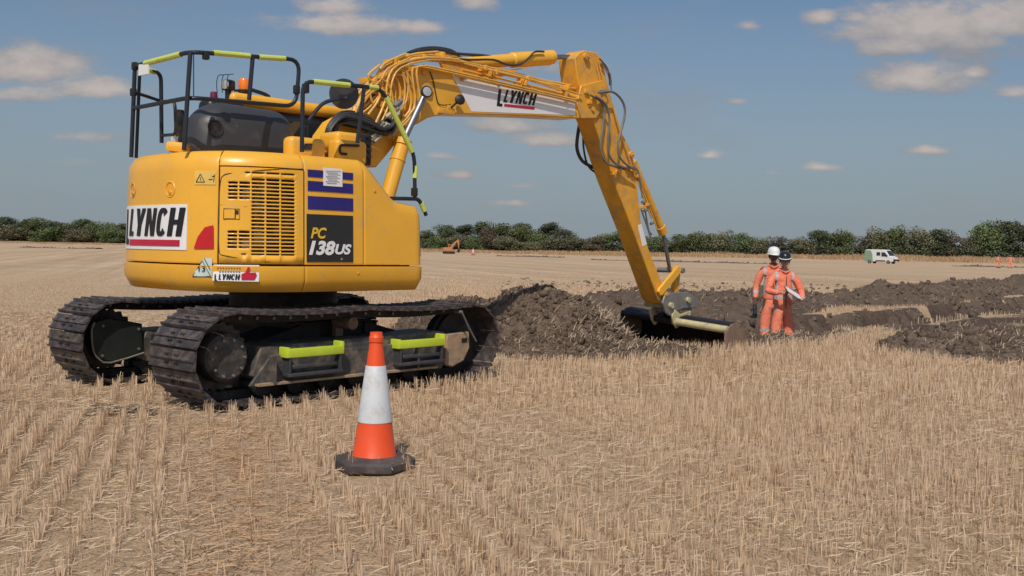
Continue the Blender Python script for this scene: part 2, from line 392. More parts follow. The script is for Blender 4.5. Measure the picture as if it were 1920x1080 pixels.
def heap(name, label, hf, x0, x1, y0, y1, res=.05, clods=1500, straws=1500, group=None, cs=(.015, .06), cat='soil heap', mats=None):
    xs = np.arange(x0, x1, res); ys = np.arange(y0, y1, res); X, Y = np.meshgrid(xs, ys, indexing='ij')
    h = hf(X, Y)
    rough = fbm(X, Y, 2.4, 4, .6)*.15 + np.abs(fbm(X+9, Y, 6.5, 3, .6))*.10
    hh = h + rough*np.clip(h*4, 0, 1)*.9 - .03
    Z = ground_z(X, Y) + hh
    id_ = np.arange(X.size).reshape(X.shape)
    f = np.stack([id_[:-1, :-1], id_[1:, :-1], id_[1:, 1:], id_[:-1, 1:]], -1).reshape(-1, 4)
    keep = hh.ravel()[f].max(1) > -.02; f = f[keep]
    V = np.stack([X, Y, Z], -1).reshape(-1, 3)
    verts = [V]; faces = [f]; mis = [np.zeros(len(f), int)]; off = len(V)
    # clods: rough little lumps (squashed boxes turned at random)
    px = rng.uniform(x0, x1, clods*5); py = rng.uniform(y0, y1, clods*5)
    ph = hf(px, py); ok = ph > rng.uniform(-.01, .12, len(px)); px, py = px[ok][:clods], py[ok][:clods]
    def surf(px, py):
        i = np.clip(((px-x0)/res).astype(int), 0, len(xs)-1); j = np.clip(((py-y0)/res).astype(int), 0, len(ys)-1); return Z[i, j]
    n = len(px); s = cs[0]+(cs[1]-cs[0])*rng.random(n)**4.0
    base = np.array([(x, y, z) for x in (-1, 1) for y in (-1, 1) for z in (-1, 1)], float)
    bv = base[None]*s[:, None, None]*rng.uniform(.55, 1.15, (n, 8, 3))
    a = rng.uniform(0, 6.28, n); ca, sa = np.cos(a)[:, None], np.sin(a)[:, None]; tb = rng.uniform(-1, 1, n); ct, stt = np.cos(tb)[:, None], np.sin(tb)[:, None]
    x_, y_, z_ = bv[..., 0], bv[..., 1], bv[..., 2]
    y2, z2 = y_*ct-z_*stt, y_*stt+z_*ct; x3, y3 = x_*ca-y2*sa, x_*sa+y2*ca
    cv_ = np.stack([x3+px[:, None], y3+py[:, None], z2+(surf(px, py)+s*.2)[:, None]], -1).reshape(-1, 3)
    bf = np.array([(0, 1, 3, 2), (4, 6, 7, 5), (0, 4, 5, 1), (2, 3, 7, 6), (0, 2, 6, 4), (1, 5, 7, 3)])
    cf = (bf[None]+np.arange(n)[:, None, None]*8+off).reshape(-1, 4)
    verts.append(cv_); faces.append(cf); mis.append(np.zeros(len(cf), int)); off += len(cv_)
    # turned-in straw
    px = rng.uniform(x0, x1, straws*5); py = rng.uniform(y0, y1, straws*5); ok = hf(px, py) > rng.uniform(-.03, .1, len(px))
    px, py = px[ok][:straws], py[ok][:straws]; n = len(px)
    a = rng.uniform(0, 6.28, n); L = rng.uniform(.05, .18, n); e = rng.uniform(-.2, .9, n); w = .0028
    d = np.stack([np.cos(a)*np.cos(e), np.sin(a)*np.cos(e), np.sin(e)], -1)*L[:, None]
    c0 = np.stack([px, py, surf(px, py)+.005], -1); sd_ = np.stack([-np.sin(a), np.cos(a), np.full(n, .4)], -1)*w
    sv = np.stack([c0-sd_, c0+sd_, c0+d+sd_*.8, c0+d-sd_*.8], 1).reshape(-1, 3)
    sf = (np.arange(n*4).reshape(-1, 4)+off); verts.append(sv); faces.append(sf); mis.append(np.ones(len(sf), int))
    allf = np.concatenate(faces); allv = np.concatenate(verts)
    used, inv = np.unique(allf, return_inverse=True)
    o = np_mesh(name, allv[used], inv.reshape(-1, 4), mats or [M_SOIL, M_STRAWBIT], mi=np.concatenate(mis))
    tag(o, label, cat, group); HEAPS.append((hf, x0, x1, y0, y1)); return o
def bump_(X, Y, cx, cy, rx, ry, h, p=1.0, rot=0):
    c, s = math.cos(rot), math.sin(rot); dx, dy = X-cx, Y-cy
    q = ((dx*c+dy*s)/rx)**2+((-dx*s+dy*c)/ry)**2
    return h*np.clip(1-q, 0, 1)**p
def h_main(X, Y):
    a = bump_(X, Y, .36, 13.35, 1.45, 1.35, .76, 1.1)
    b_ = bump_(X, Y, -.60, 13.6, 1.25, 1.1, .60)
    c_ = bump_(X, Y, 1.0, 13.6, .85, 1.0, .42)
    d_ = np.maximum(bump_(X, Y, .62, 12.15, 1.2, .66, .21, .8), bump_(X, Y, 1.5, 12.5, 1.15, .66, .13, .7))
    d_ = np.maximum(d_, bump_(X, Y, -.1, 12.4, .9, .8, .22))
    return np.maximum(np.maximum(a, np.maximum(b_, c_)), d_) - .02*np.abs(vnoise(X*3, Y*3))
heap('soil_heap', 'large brown soil heap with pale turned-in straw behind the front end of the tracks', h_main, -2.2, 3.4, 11.4, 15.2, .035, 8000, 6500, cs=(.007, .045))
def bund(X, Y, x0, x1, off, wid, h, gap=0):
    d = (Y-(lip_f(X)+off+fbm(X, X*0+3, .4, 2)*1.2))/(wid*(.75+1.1*np.clip(vnoise(X*.6, X*0+1.2)+.5, 0, 1)))
    e = sstep((X-x0)/.8)*sstep((x1-X)/1.5)
    return h*np.clip(1-d*d, 0, 1)*e*(.85+.9*vnoise(X*.9, X*0+5.5)+.5*vnoise(X*2.1, Y*2.1))
heap('soil_bund', 'long low brown soil bank beyond the trench, from the bucket to the right edge',
     lambda X, Y: bund(X, Y, .2, 26, 2.3, 1.4, .50), -.4, 27, 17, 45, .08, 6000, 12000, cs=(.012, .065), cat='soil bank')
def h_right(X, Y):
    return np.maximum(bump_(X, Y, 6.0, 13.5, 1.05, 1.05, .27, .8, .5), np.maximum(bump_(X, Y, 7.1, 15.2, .9, 1.9, .20, .8, -.5), bump_(X, Y, 6.1, 12.45, .75, .4, .12, .7)))
heap('soil_heap', 'low dark soil heap on the stubble at the right edge of the picture', h_right, 4.6, 9.0, 11.6, 17.6, .04, 3200, 1800, cs=(.009, .05))
def h_lip(X, Y):
    d = (Y-(lip_n(X)-.28+fbm(X, X*0+8, .8, 2)*.35))/.42
    return .13*np.clip(1-d*d, 0, 1)*sstep((X-2.4)/.6)*sstep((6.2-X)/1.5)*(.8+vnoise(X*1.7, X*0))
heap('soil_ridge', 'thin ridge of crumbled soil along the near lip of the trench by the workers', h_lip, 2.0, 6.6, 12.6, 17.5, .05, 1500, 3500, cs=(.01, .04), cat='soil bank')
def h_trench(X, Y):
    m = sstep((Y-lip_n(X)+.1)/.4)*sstep((lip_f(X)-Y+.1)/.5)*sstep((X-3.0)/.8)
    return m*np.clip(.05+.22*fbm(X, Y, 1.1, 3), 0, 1)
heap('loose_soil', 'loose dark broken soil lying along the floor and far wall of the trench', h_trench, 2.6, 24, 13.5, 42, .09, 5500, 6000, cs=(.015, .08), cat='loose soil')
# far strips of stripped ground
for (px0, px1, py, lab) in ((1110, 1440, 487, 'thin dark soil strip far across the field behind the excavator arm'),
                            (1790, 1990, 498, 'thin dark soil strip far across the field by the two distant workers'),
                            (48, 190, 463, 'thin brown soil strip far across the field at the left edge'),
                            (930, 1060, 481, 'thin brown soil strip far across the field below the mixed trees')):
    r0, r1 = ray(px0, py), ray(px1, py+(px1-px0)*.0185); k0, k1 = -CAMH/r0.z, -CAMH/r1.z
    x0, y0, x1, y1 = r0.x*k0, r0.y*k0, r1.x*k1, r1.y*k1
    heap('soil_strip', lab, lambda X, Y: .16*np.clip(1-((Y-np.interp(X, [x0, x1], [y0, y1])-fbm(X, X*0, .1, 2)*2)/2.2)**2, 0, 1)*(.8+vnoise(X*.3, X*0)),
         min(x0, x1), max(x0, x1), min(y0, y1)-4, max(y0, y1)+4, .6, 200, 0, cs=(.03, .14), cat='soil bank', group='thin soil strips far across the field')

# ------------------------------------------------------------------ standing stubble and straw litter
def heap_h(x, y):
    h = np.zeros_like(x)
    for hf, a, b2, c2, d2 in HEAPS[:5]:
        m = (x > a) & (x < b2) & (y > c2) & (y < d2)
        if m.any(): h[m] = np.maximum(h[m], hf(x[m], y[m]))
    return h
RA = R(-18); rdx, rdy = math.sin(RA), math.cos(RA)
MCX, MCY = -2.165, 9.43
def track_mask(x, y):
    a = R(48); dx, dy = x-MCX, y-MCY; lx = dx*math.cos(a)+dy*math.sin(a); ly = -dx*math.sin(a)+dy*math.cos(a)
    return (np.abs(lx) < 1.72) & (np.abs(np.abs(ly)-.925) < .36)
def scatter(n, y0, y1, rowed=True):
    # area-uniform over the wedge the camera (and a step beside it) sees
    ys = rng.uniform(y0, y1, n*2); hw = .54*ys+2.4; keep = rng.random(n*2)*(.54*y1+2.4) < hw; ys = ys[keep][:n]
    xs = rng.uniform(-1, 1, len(ys))*(.54*ys+2.4)
    if rowed:
        p = xs*rdy-ys*rdx; q = xs*rdx+ys*rdy
        q = np.round(q/.052+7*np.sin(np.round(p/.15)*3.7))*.052-.052*7*np.sin(np.round(p/.15)*3.7)+rng.normal(0, .013, len(q))
        sp_ = .15; pr = np.round(p/sp_)*sp_+rng.normal(0, .015, len(p))+.02*np.sin(q*.7+np.round(p/sp_))
        xs, ys = pr*rdy+q*rdx, -pr*rdx+q*rdy
    return xs, ys
def path_band(x, y):
    p = x*rdy-y*rdx+fbm(x, y, .8, 2)*.25
    return sstep((p+.12)/.2)*sstep((.72-p)/.25)*sstep((7.4-y)/.8)
def blades(xs, ys, h, rad, seg3, lean):
    n = len(xs); z0 = ground_z(xs, ys)-.01
    a = rng.uniform(0, 6.28, n); l = np.abs(rng.normal(0, lean, n)); top = np.stack([np.cos(a)*np.sin(l), np.sin(a)*np.sin(l), np.cos(l)], -1)*h[:, None]
    c0 = np.stack([xs, ys, z0], -1); ph = rng.uniform(0, 6.28, n); K = 3 if seg3 else 2
    vs = []
    for k in range(K):
        t_ = ph+2*np.pi*k/K; o = np.stack([np.cos(t_), np.sin(t_), np.zeros(n)], -1)*rad[:, None]; vs += [c0+o]
    for k in range(K):
        t_ = ph+2*np.pi*k/K; o = np.stack([np.cos(t_), np.sin(t_), np.zeros(n)], -1)*rad[:, None]*.8; vs += [c0+top+o]
    V = np.stack(vs, 1).reshape(-1, 3)
    if K == 3: f = np.array([(0, 1, 4, 3), (1, 2, 5, 4), (2, 0, 3, 5)])
    else: f = np.array([(0, 1, 3, 2)])
    F = (f[None]+(np.arange(n)*2*K)[:, None, None]).reshape(-1, 4)
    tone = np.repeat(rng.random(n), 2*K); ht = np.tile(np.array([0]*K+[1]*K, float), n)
    return V, F, tone, ht
def dens_mask(x, y, fall=True):
    keep = (heap_h(x, y) < .02) & (soil_mask(x, y) < .25+.3*rng.random(len(x))) & ~track_mask(x, y)
    pb = path_band(x, y); keep &= rng.random(len(x)) > pb*.86
    keep &= rng.random(len(x)) > rut_band(x, y)*.9
    keep &= np.hypot(x+.735, y-5.35) > .235
    pr_ = x*rdy-y*rdx; patch = fbm(x, y, .55, 3)+.9*vnoise(pr_*.55, pr_*0+3.3)*np.clip((y-5)/6, 0, 1)+.35*vnoise(pr_*2.3, (x*rdx+y*rdy)*.15); keep &= rng.random(len(x)) < np.clip(.93+patch*.9, .35, 1)
    return keep
Vs, Fs, Ts, Hs = [], [], [], []; off = 0
def push(V, F, T, Ht):
    global off
    Vs.append(V); Fs.append(F+off); Ts.append(T); Hs.append(Ht); off += len(V)
for (n, y0, y1, s3, r_, hm) in ((66000, 2.3, 8.5, False, .0021, .116), (84000, 8.5, 17, False, .0031, .125), (84000, 17, 34, False, .0058, .125), (45000, 34, 62, False, .011, .12)):
    x, y = scatter(n, y0, y1); k = dens_mask(x, y); x, y = x[k], y[k]
    hh = hm*(1+fbm(x, y, .5, 2)*.55)*rng.uniform(.62, 1.15, len(x))
    hh = hh*np.clip(1-(y-15)/38, .22, 1)*np.where(x < -5, np.clip(1-(y-9)/12, .35, 1), 1)
    push(*blades(x, y, hh, r_*rng.uniform(.7, 1.35, len(x)), s3, .13))
M_ST = bpy.data.materials.new('wheat_stubble'); M_ST.use_nodes = True; t = NT(M_ST.node_tree); b = t.n['Principled BSDF']
tn = t.new('ShaderNodeAttribute', attribute_name='tone').outputs['Fac']; htn = t.new('ShaderNodeAttribute', attribute_name='tip').outputs['Fac']
pos = t.new('ShaderNodeNewGeometry').outputs['Position']
c = t.mix(tn, (.56, .395, .25), (.90, .71, .50))
c = t.mix(t.mrange(t.noise(pos, .7, 4, .6), .35, .7, 0, .5), c, (.80, .64, .48))
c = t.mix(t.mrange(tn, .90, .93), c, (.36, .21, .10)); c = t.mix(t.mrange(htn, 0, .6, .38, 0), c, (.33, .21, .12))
t.put(b, 'Base Color', c); b.inputs['Roughness'].default_value = .55; b.inputs['Specular IOR Level'].default_value = .3
tl = t.new('ShaderNodeBsdfTranslucent', i_Color=c); mx = t.new('ShaderNodeMixShader', i_0=.28); t.l.new(b.outputs[0], mx.inputs[1]); t.l.new(tl.outputs[0], mx.inputs[2]); t.l.new(mx.outputs[0], t.n['Material Output'].inputs[0])
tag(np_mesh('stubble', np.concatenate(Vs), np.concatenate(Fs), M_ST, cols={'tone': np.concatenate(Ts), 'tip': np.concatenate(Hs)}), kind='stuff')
# litter
Vs, Fs, Ts, Hs = [], [], [], []; off = 0
for (n, y0, y1, r_, L0, L1) in ((80000, 2.3, 8.5, .0015, .02, .13), (40000, 8.5, 18, .003, .04, .2)):
    x, y = scatter(n, y0, y1, False)
    k = (heap_h(x, y) < .04) & (soil_mask(x, y) < .4) & (np.hypot(x+.735, y-5.35) > .2)
    k &= rng.random(len(x)) < .5+.5*np.maximum(path_band(x, y), rut_band(x, y)); x, y = x[k], y[k]; n = len(x)
    a = rng.uniform(0, 6.28, n); L = (L0+(L1-L0)*rng.random(n)**1.6)*np.where(rng.random(n) < .06, 1.9, 1); e = np.abs(rng.normal(0, .18, n))
    z = ground_z(x, y)+rng.random(n)**2*.05+.004
    d = np.stack([np.cos(a)*np.cos(e), np.sin(a)*np.cos(e), np.sin(e)], -1)*L[:, None]; bend = rng.normal(0, .12, n)*L
    nrm = np.stack([-np.sin(a), np.cos(a), np.zeros(n)], -1)
    c0 = np.stack([x, y, z], -1); c1 = c0+d*.5+nrm*bend[:, None]; c2 = c0+d
    wv = (nrm+np.array([0, 0, .6]))*r_
    V = np.stack([c0-wv, c0+wv, c1+wv, c1-wv, c2+wv, c2-wv], 1).reshape(-1, 3)
    F = (np.array([(0, 1, 2, 3), (3, 2, 4, 5)])[None]+(np.arange(n)*6)[:, None, None]).reshape(-1, 4)
    push(V, F, np.repeat(rng.random(n), 6), np.repeat(path_band(x, y), 6))
M_LT = bpy.data.materials.new('straw_litter'); M_LT.use_nodes = True; t = NT(M_LT.node_tree); b = t.n['Principled BSDF']
tn = t.new('ShaderNodeAttribute', attribute_name='tone').outputs['Fac']; pos = t.new('ShaderNodeNewGeometry').outputs['Position']
c = t.mix(tn, (.42, .30, .19), (.68, .54, .385)); c = t.mix(t.mrange(t.noise(pos, 1.1, 4, .7), .52, .70, 0, .5), c, (.36, .21, .11))
wm = t.new('ShaderNodeAttribute', attribute_name='warm').outputs['Fac']; c = t.mix(t.math('MULTIPLY', wm, t.mrange(t.noise(pos, 2.3, 4, .7), .35, .6, .15, .85)), c, (.46, .25, .115))
t.put(b, 'Base Color', c); b.inputs['Roughness'].default_value = .6; b.inputs['Specular IOR Level'].default_value = .25
tag(np_mesh('straw_litter', np.concatenate(Vs), np.concatenate(Fs), M_LT, cols={'tone': np.concatenate(Ts), 'warm': np.concatenate(Hs)}), kind='stuff')

# ================================================================== HEDGEROW AND TREES
def leaf_mat(name, c1, c2, c3):
    m = bpy.data.materials.new(name); m.use_nodes = True; t = NT(m.node_tree); b = t.n['Principled BSDF']
    oi = t.new('ShaderNodeObjectInfo').outputs['Random']; gi = t.new('ShaderNodeNewGeometry').outputs['Random Per Island']
    tc = t.new('ShaderNodeTexCoord').outputs['Object']
    c = t.mix(t.mrange(t.noise(tc, .55, 3, .6), .35, .65), c1, c2); c = t.mix(t.math('MULTIPLY', gi, .5), c, c3)
    hs = t.new('ShaderNodeHueSaturation', i_Color=c, i_Hue=t.mrange(oi, 0, 1, .485, .525), i_Value=t.mrange(oi, 0, 1, .8, 1.2), i_Saturation=.9)
    t.put(b, 'Base Color', hs.outputs[0]); b.inputs['Roughness'].default_value = .6; b.inputs['Specular IOR Level'].default_value = .2
    return m
L_DARK = leaf_mat('dark_leaves', (.055, .078, .036), (.095, .122, .054), (.14, .15, .085))
L_GREEN = leaf_mat('green_leaves', (.075, .105, .034), (.135, .165, .055), (.18, .19, .08))
L_OLIVE = leaf_mat('olive_leaves', (.10, .104, .050), (.18, .17, .085), (.22, .20, .12))
L_BROWN = leaf_mat('brown_twigs', (.085, .060, .040), (.15, .11, .075), (.17, .12, .07))
M_BARK = mat('bark', (.11, .085, .06), .9, var=.3, bump=.4)
def quads(P, N, s):
    n = len(P); u = np.cross(N, rng.normal(size=(n, 3))); u /= np.linalg.norm(u, axis=1)[:, None]+1e-9; v = np.cross(N, u)
    s = s[:, None]; return np.stack([P-u*s, P-v*s*.7, P+u*s, P+v*s*.7], 1).reshape(-1, 3)
def crown(n, w, h, base, clumps, seed):
    r = np.random.default_rng(seed)
    cs = []
    for i in range(clumps):
        a = r.uniform(0, 6.28); zz = r.uniform(0, 1); rr = w*.5*np.sqrt(max(0, 1-(2*zz*.9-.75)**2*.75))*r.uniform(.25, .92)
        cs.append((math.cos(a)*rr*.75, math.sin(a)*rr*.75, base+(h-base)*(.08+.80*zz), w*r.uniform(.14, .25)))
    cs = np.array(cs); k = r.integers(0, clumps, n); d = r.normal(size=(n, 3)); d /= np.linalg.norm(d, axis=1)[:, None]
    rad = cs[k, 3]*(r.random(n)**.30)*(1+r.normal(0, .10, n))
    P = cs[k, :3]+d*rad[:, None]*np.array([1, 1, .8]); P[:, 2] = np.maximum(P[:, 2], .15)
    N = d*.6+r.normal(size=(n, 3))*.6; N /= np.linalg.norm(N, axis=1)[:, None]
    return quads(P, N, r.uniform(.07, .20, n)*(w/6)**.5)
protos = []
def make_tree(kind, w, h, base, n, clumps, seed, leaves):
    root = empty(kind, (0, 0, 0)); V = crown(int(n*1.6), w, h, base, clumps, seed)
    np_mesh('crown', V, np.arange(len(V)).reshape(-1, 4), leaves, root)
    m = MB(); m.tube([(0, 0, -.6), (.05, 0, h*.25), (-.05, .1, h*.55)], [.20, .15, .09], 7, 2)
    for i in range(6):
        a = i*1.1+seed; q = .28+.05*i
        m.tube([(0, 0, h*q*.7), (math.cos(a)*w*.16, math.sin(a)*w*.16, h*(q+.1)), (math.cos(a)*w*.3, math.sin(a)*w*.3, h*(q+.26))], [.09, .06, .02], 5, 2)
    m.build('trunk', M_BARK, root); protos.append(root); return root
KIND = {}
for i, (nm, w_, h_, ba, n_, cl, lv) in enumerate((('oak_tree', 7, 7, .9, 3600, 24, L_DARK), ('field_maple', 6.5, 6.5, .7, 3400, 22, L_GREEN), ('hawthorn_bush', 7, 5, .1, 3200, 20, L_OLIVE),
                                    ('blackthorn_bush', 6, 5, .1, 2800, 18, L_BROWN), ('ash_tree', 5.5, 8, 1.4, 3200, 20, L_DARK), ('hawthorn_tree', 8, 6, .3, 3800, 26, L_GREEN), ('elder_bush', 6.5, 4.6, .05, 2800, 18, L_GREEN))):
    KIND[i] = [make_tree(nm, w_, h_, ba, n_, cl, 40+i, lv), w_, h_, 0]
ORD = ['first', 'second', 'third', 'fourth', 'fifth', 'sixth', 'seventh', 'eighth', 'ninth', 'tenth', 'eleventh', 'twelfth', 'thirteenth', 'fourteenth', 'fifteenth', 'sixteenth', 'seventeenth', 'eighteenth', 'nineteenth', 'twentieth', 'twenty-first', 'twenty-second', 'twenty-third', 'twenty-fourth', 'twenty-fifth', 'twenty-sixth', 'twenty-seventh', 'twenty-eighth', 'twenty-ninth', 'thirtieth']
# (picture x, top y, width in picture px, kind, extra distance)
TR = [(-40, 408, 70, 0, 4), (8, 407, 58, 0, 0), (50, 409, 56, 4, 3), (30, 424, 66, 2, -6), (72, 409, 50, 1, 0), (100, 415, 52, 0, 2), (92, 428, 60, 6, -6), (128, 419, 50, 1, 0), (155, 411, 52, 0, 2), (150, 428, 58, 2, -6), (180, 419, 48, 5, 0),
      (207, 418, 48, 1, 2), (212, 429, 55, 6, -6), (236, 419, 52, 0, 0), (275, 422, 60, 1, 2), (320, 420, 60, 0, 0), (370, 424, 64, 5, 2), (425, 422, 62, 1, 0), (480, 426, 64, 0, 2), (535, 424, 60, 5, 0), (590, 428, 66, 1, 2), (645, 427, 60, 0, 0), (700, 430, 62, 5, 2), (752, 430, 58, 1, 0),
      (800, 432, 44, 1, 0), (836, 422, 50, 0, 22), (868, 420, 54, 4, 24), (905, 416, 52, 0, 22), (940, 420, 56, 1, 24), (978, 419, 54, 0, 22), (1027, 416, 50, 4, 24), (1056, 430, 46, 0, 20),
      (822, 445, 48, 6, -3), (862, 440, 50, 2, -4), (893, 447, 40, 6, -6), (916, 430, 46, 3, -3), (950, 444, 50, 2, -5), (975, 428, 56, 5, 2), (1008, 438, 54, 5, 0), (1000, 453, 44, 2, -6), (1040, 446, 56, 2, -4), (1080, 444, 54, 2, -3), (1112, 446, 50, 3, -4),
      (1128, 441, 50, 5, 0), (1160, 434, 52, 1, 0), (1195, 440, 50, 2, 0), (1235, 444, 54, 5, 0), (1275, 440, 52, 1, 0), (1310, 437, 56, 5, 0), (1352, 435, 60, 2, 0), (1392, 438, 50, 1, 0), (1428, 446, 50, 2, 0), (1470, 445, 46, 3, 0), (1500, 446, 50, 2, 0),
      (1535, 432, 54, 0, 0), (1576, 434, 56, 5, 0), (1612, 445, 50, 3, 0), (1645, 430, 56, 2, 0), (1680, 428, 60, 5, 0), (1725, 430, 56, 2, 0), (1760, 430, 56, 0, 0), (1796, 442, 54, 3, 0), (1825, 443, 50, 2, 0), (1850, 420, 60, 5, 0), (1890, 415, 70, 0, 0), (1935, 420, 60, 1, 0), (1985, 425, 60, 5, 0)]
LOOK = {0: 'dark green rounded tree', 1: 'mid green broad tree', 2: 'olive hawthorn bush', 3: 'brown twiggy bush', 4: 'tall dark narrow tree', 5: 'light green spreading tree', 6: 'low dense green bush'}
CATS = {0: 'tree', 1: 'tree', 2: 'bush', 3: 'bush', 4: 'tree', 5: 'tree', 6: 'bush'}
cnt = {}; TRs = sorted(TR)
GR = {0: 'trees of the far hedgerow', 2: 'bushes of the far hedgerow'}
for (px, top, wpx, k, ex) in TRs:
    d = ray(px, 470); X = 0; Yh = 250.
    for _ in range(12): Yh = float(hedge_y(d.x/d.y*Yh))
    Yt = Yh+ex+rng.uniform(-1, 1); X = d.x/d.y*Yt; zg = float(ground_z(np.array([X]), np.array([Yt]), False)[0])
    tt = ray(px, top); ztop = CAMH+tt.z/tt.y*Yt; H_ = (ztop-zg)*1.02; W_ = wpx/FPX*Yt*1.35
    root, w0, h0, used = KIND[k]
    if used:
        o = root.copy(); link(o)
        for ch in list(root.children): c2 = ch.copy(); link(c2, o)
    else: o = root; KIND[k][3] = 1
    side = 'left of the digger' if px < 240 else ('behind the digger body' if px < 790 else ('between body and arm' if px < 1180 else 'right of the arm'))
    key = (k, side); cnt[key] = cnt.get(key, 0)+1
    o.location = (X, Yt, zg-.1); s_ = W_/w0; o.scale = (s_, s_, H_/h0); o.rotation_euler = (0, 0, rng.uniform(0, 6.28))
    tag(o, f"{LOOK[k]}, {ORD[cnt[key]-1]} such from the left, {side}", CATS[k], 'trees and bushes of the far hedgerow')
# low undergrowth of the hedge, a mass nobody could count
n = 60000; xs = rng.uniform(-230, 200, n); hy = hedge_y(xs); P = np.stack([xs, hy+rng.normal(0, 1.7, n)-1.5, rng.random(n)**1.1*(2.6+1.2*fbm(xs, xs*0, .12, 3))], -1)
P[:, 2] += ground_z(P[:, 0], P[:, 1], False); N = rng.normal(size=(n, 3)); N /= np.linalg.norm(N, axis=1)[:, None]
V = quads(P, N, rng.uniform(.12, .38, n)); tag(np_mesh('hedge_undergrowth', V, np.arange(len(V)).reshape(-1, 4), L_DARK), kind='stuff')
# tall dry grass on the bank in front of it
n = 70000; xs = rng.uniform(-230, 200, n); yy = hedge_y(xs)-3-rng.random(n)**1.2*24; hgt = rng.uniform(.2, .75, n)*np.clip(.75+xs/160, .35, 1.25)*(1+fbm(xs, yy, .15, 2))
ang = rng.uniform(0, 6.28, n); wd = rng.uniform(.05, .16, n); z = ground_z(xs, yy, False)
o_ = np.stack([np.cos(ang)*wd, np.sin(ang)*wd*.3, z*0], -1); c0 = np.stack([xs, yy, z-.05], -1); tp = np.stack([rng.normal(0, .12, n), rng.normal(0, .12, n), hgt], -1)
V = np.stack([c0-o_, c0+o_, c0+tp+o_*.4, c0+tp-o_*.4], 1).reshape(-1, 3)
M_DG = bpy.data.materials.new('dry_bank_grass'); M_DG.use_nodes = True; t = NT(M_DG.node_tree); b = t.n['Principled BSDF']
pos = t.new('ShaderNodeNewGeometry'); c = t.mix(pos.outputs['Random Per Island'], (.27, .17, .085), (.46, .33, .19)); c = t.mix(t.mrange(t.noise(pos.outputs['Position'], .08, 3), .45, .65, 0, .6), c, (.34, .19, .10))
t.put(b, 'Base Color', c); b.inputs['Roughness'].default_value = .8
tag(np_mesh('dry_grass', V, np.arange(len(V)).reshape(-1, 4), M_DG), kind='stuff')

# ================================================================== THE EXCAVATOR
YB, YT = R(46), R(48)
def frame(yaw): c, s = math.cos(yaw), math.sin(yaw); return Vector((c, s, 0)), Vector((-s, c, 0))
ORG = Vector((MCX, MCY, 0)); CAM0 = Vector((0, 0, CAMH))
def M(u, v, y, yaw=YB):
    """point of the machine that lies on its own plane y=const and is seen at (u, v)"""
    fx, ly = frame(yaw); r = ray(u, v); O = CAM0-ORG; t = (y-O.dot(ly))/r.dot(ly); P = O+r*t
    return Vector((P.dot(fx), y, P.z))
def MXp(u, v, x, yaw=YB):
    fx, ly = frame(yaw); r = ray(u, v); O = CAM0-ORG; t = (x-O.dot(fx))/r.dot(fx); P = O+r*t
    return Vector((x, P.dot(ly), P.z))
EX = empty('excavator', (MCX, MCY, 0), YB)
tag(EX, 'large yellow tracked excavator with black hire lettering, digging at the soil trench', 'excavator')
def P(mb, name, m, bev=0., smooth=35, parent=EX, fix=True, label=None):
    o = mb.build(name, m, parent, bev, smooth, fix)
    if label: o['label'] = label
    return o

# ---- outline of the upper body, walked front left > rear > front right
b_, xf = 1.11, .80
ol = [(xf, b_)]
for th in np.linspace(math.pi/2, -math.pi/2, 121):
    c, s = math.cos(th), math.sin(th); ol.append((-.15-1.19*abs(c)**(2/2.8), b_*math.copysign(abs(s)**(2/2.8), s)))
for i in range(7):
    a = -math.pi/2+i/6*math.pi/2; ol.append((xf-.10+.10*math.cos(a), -b_+.10+.10*math.sin(a)))
ol.append((xf, -.42)); ol = np.array(ol)
seg = np.r_[0, np.cumsum(np.hypot(*np.diff(ol, axis=0).T))]; SMAX = seg[-1]
def oxy(s): return np.array([np.interp(s, seg, ol[:, 0]), np.interp(s, seg, ol[:, 1])])
def onrm(s):
    d = oxy(min(s+.02, SMAX))-oxy(max(s-.02, 0)); d /= np.hypot(*d); return np.array([d[1], -d[0]])
def inset(z):
    if z < 1.115: return -.012 + (.075*(1-math.sqrt(max(0, 1-((1.0-z)/.105)**2))) if z < 1.0 else 0)
    r = (z-1.115)*.028
    if z > 1.93: r += .11*(1-math.sqrt(max(0, 1-min(1, (z-1.93)/.12)**2)))
    return r
def surf(s, z, off=0., zi=None):
    n = onrm(s); p = oxy(s)+n*(off-inset(z if zi is None else zi)); return Vector((p[0], p[1], z))
def B(u, v):
    """(s, z) where the picture ray meets the body shell"""
    fx, ly = frame(YB); r = ray(u, v); O = CAM0-ORG
    o2 = np.array([O.dot(fx), O.dot(ly)]); d2 = np.array([r.dot(fx), r.dot(ly)]); best = None
    for i in range(len(ol)-1):
        p, q = ol[i], ol[i+1]; e = q-p; D = d2[0]*e[1]-d2[1]*e[0]
        if abs(D) < 1e-9: continue
        w_ = p-o2; t = (w_[0]*e[1]-w_[1]*e[0])/D; k = (w_[0]*d2[1]-w_[1]*d2[0])/D
        if -1e-6 <= k <= 1+1e-6 and t > 0 and (best is None or t < best[0]): best = (t, seg[i]+k*(seg[i+1]-seg[i]), O.z+t*r.z)
    if best is None: return B(u+2 if u < 600 else u-2, v)
    return best[1], best[2]
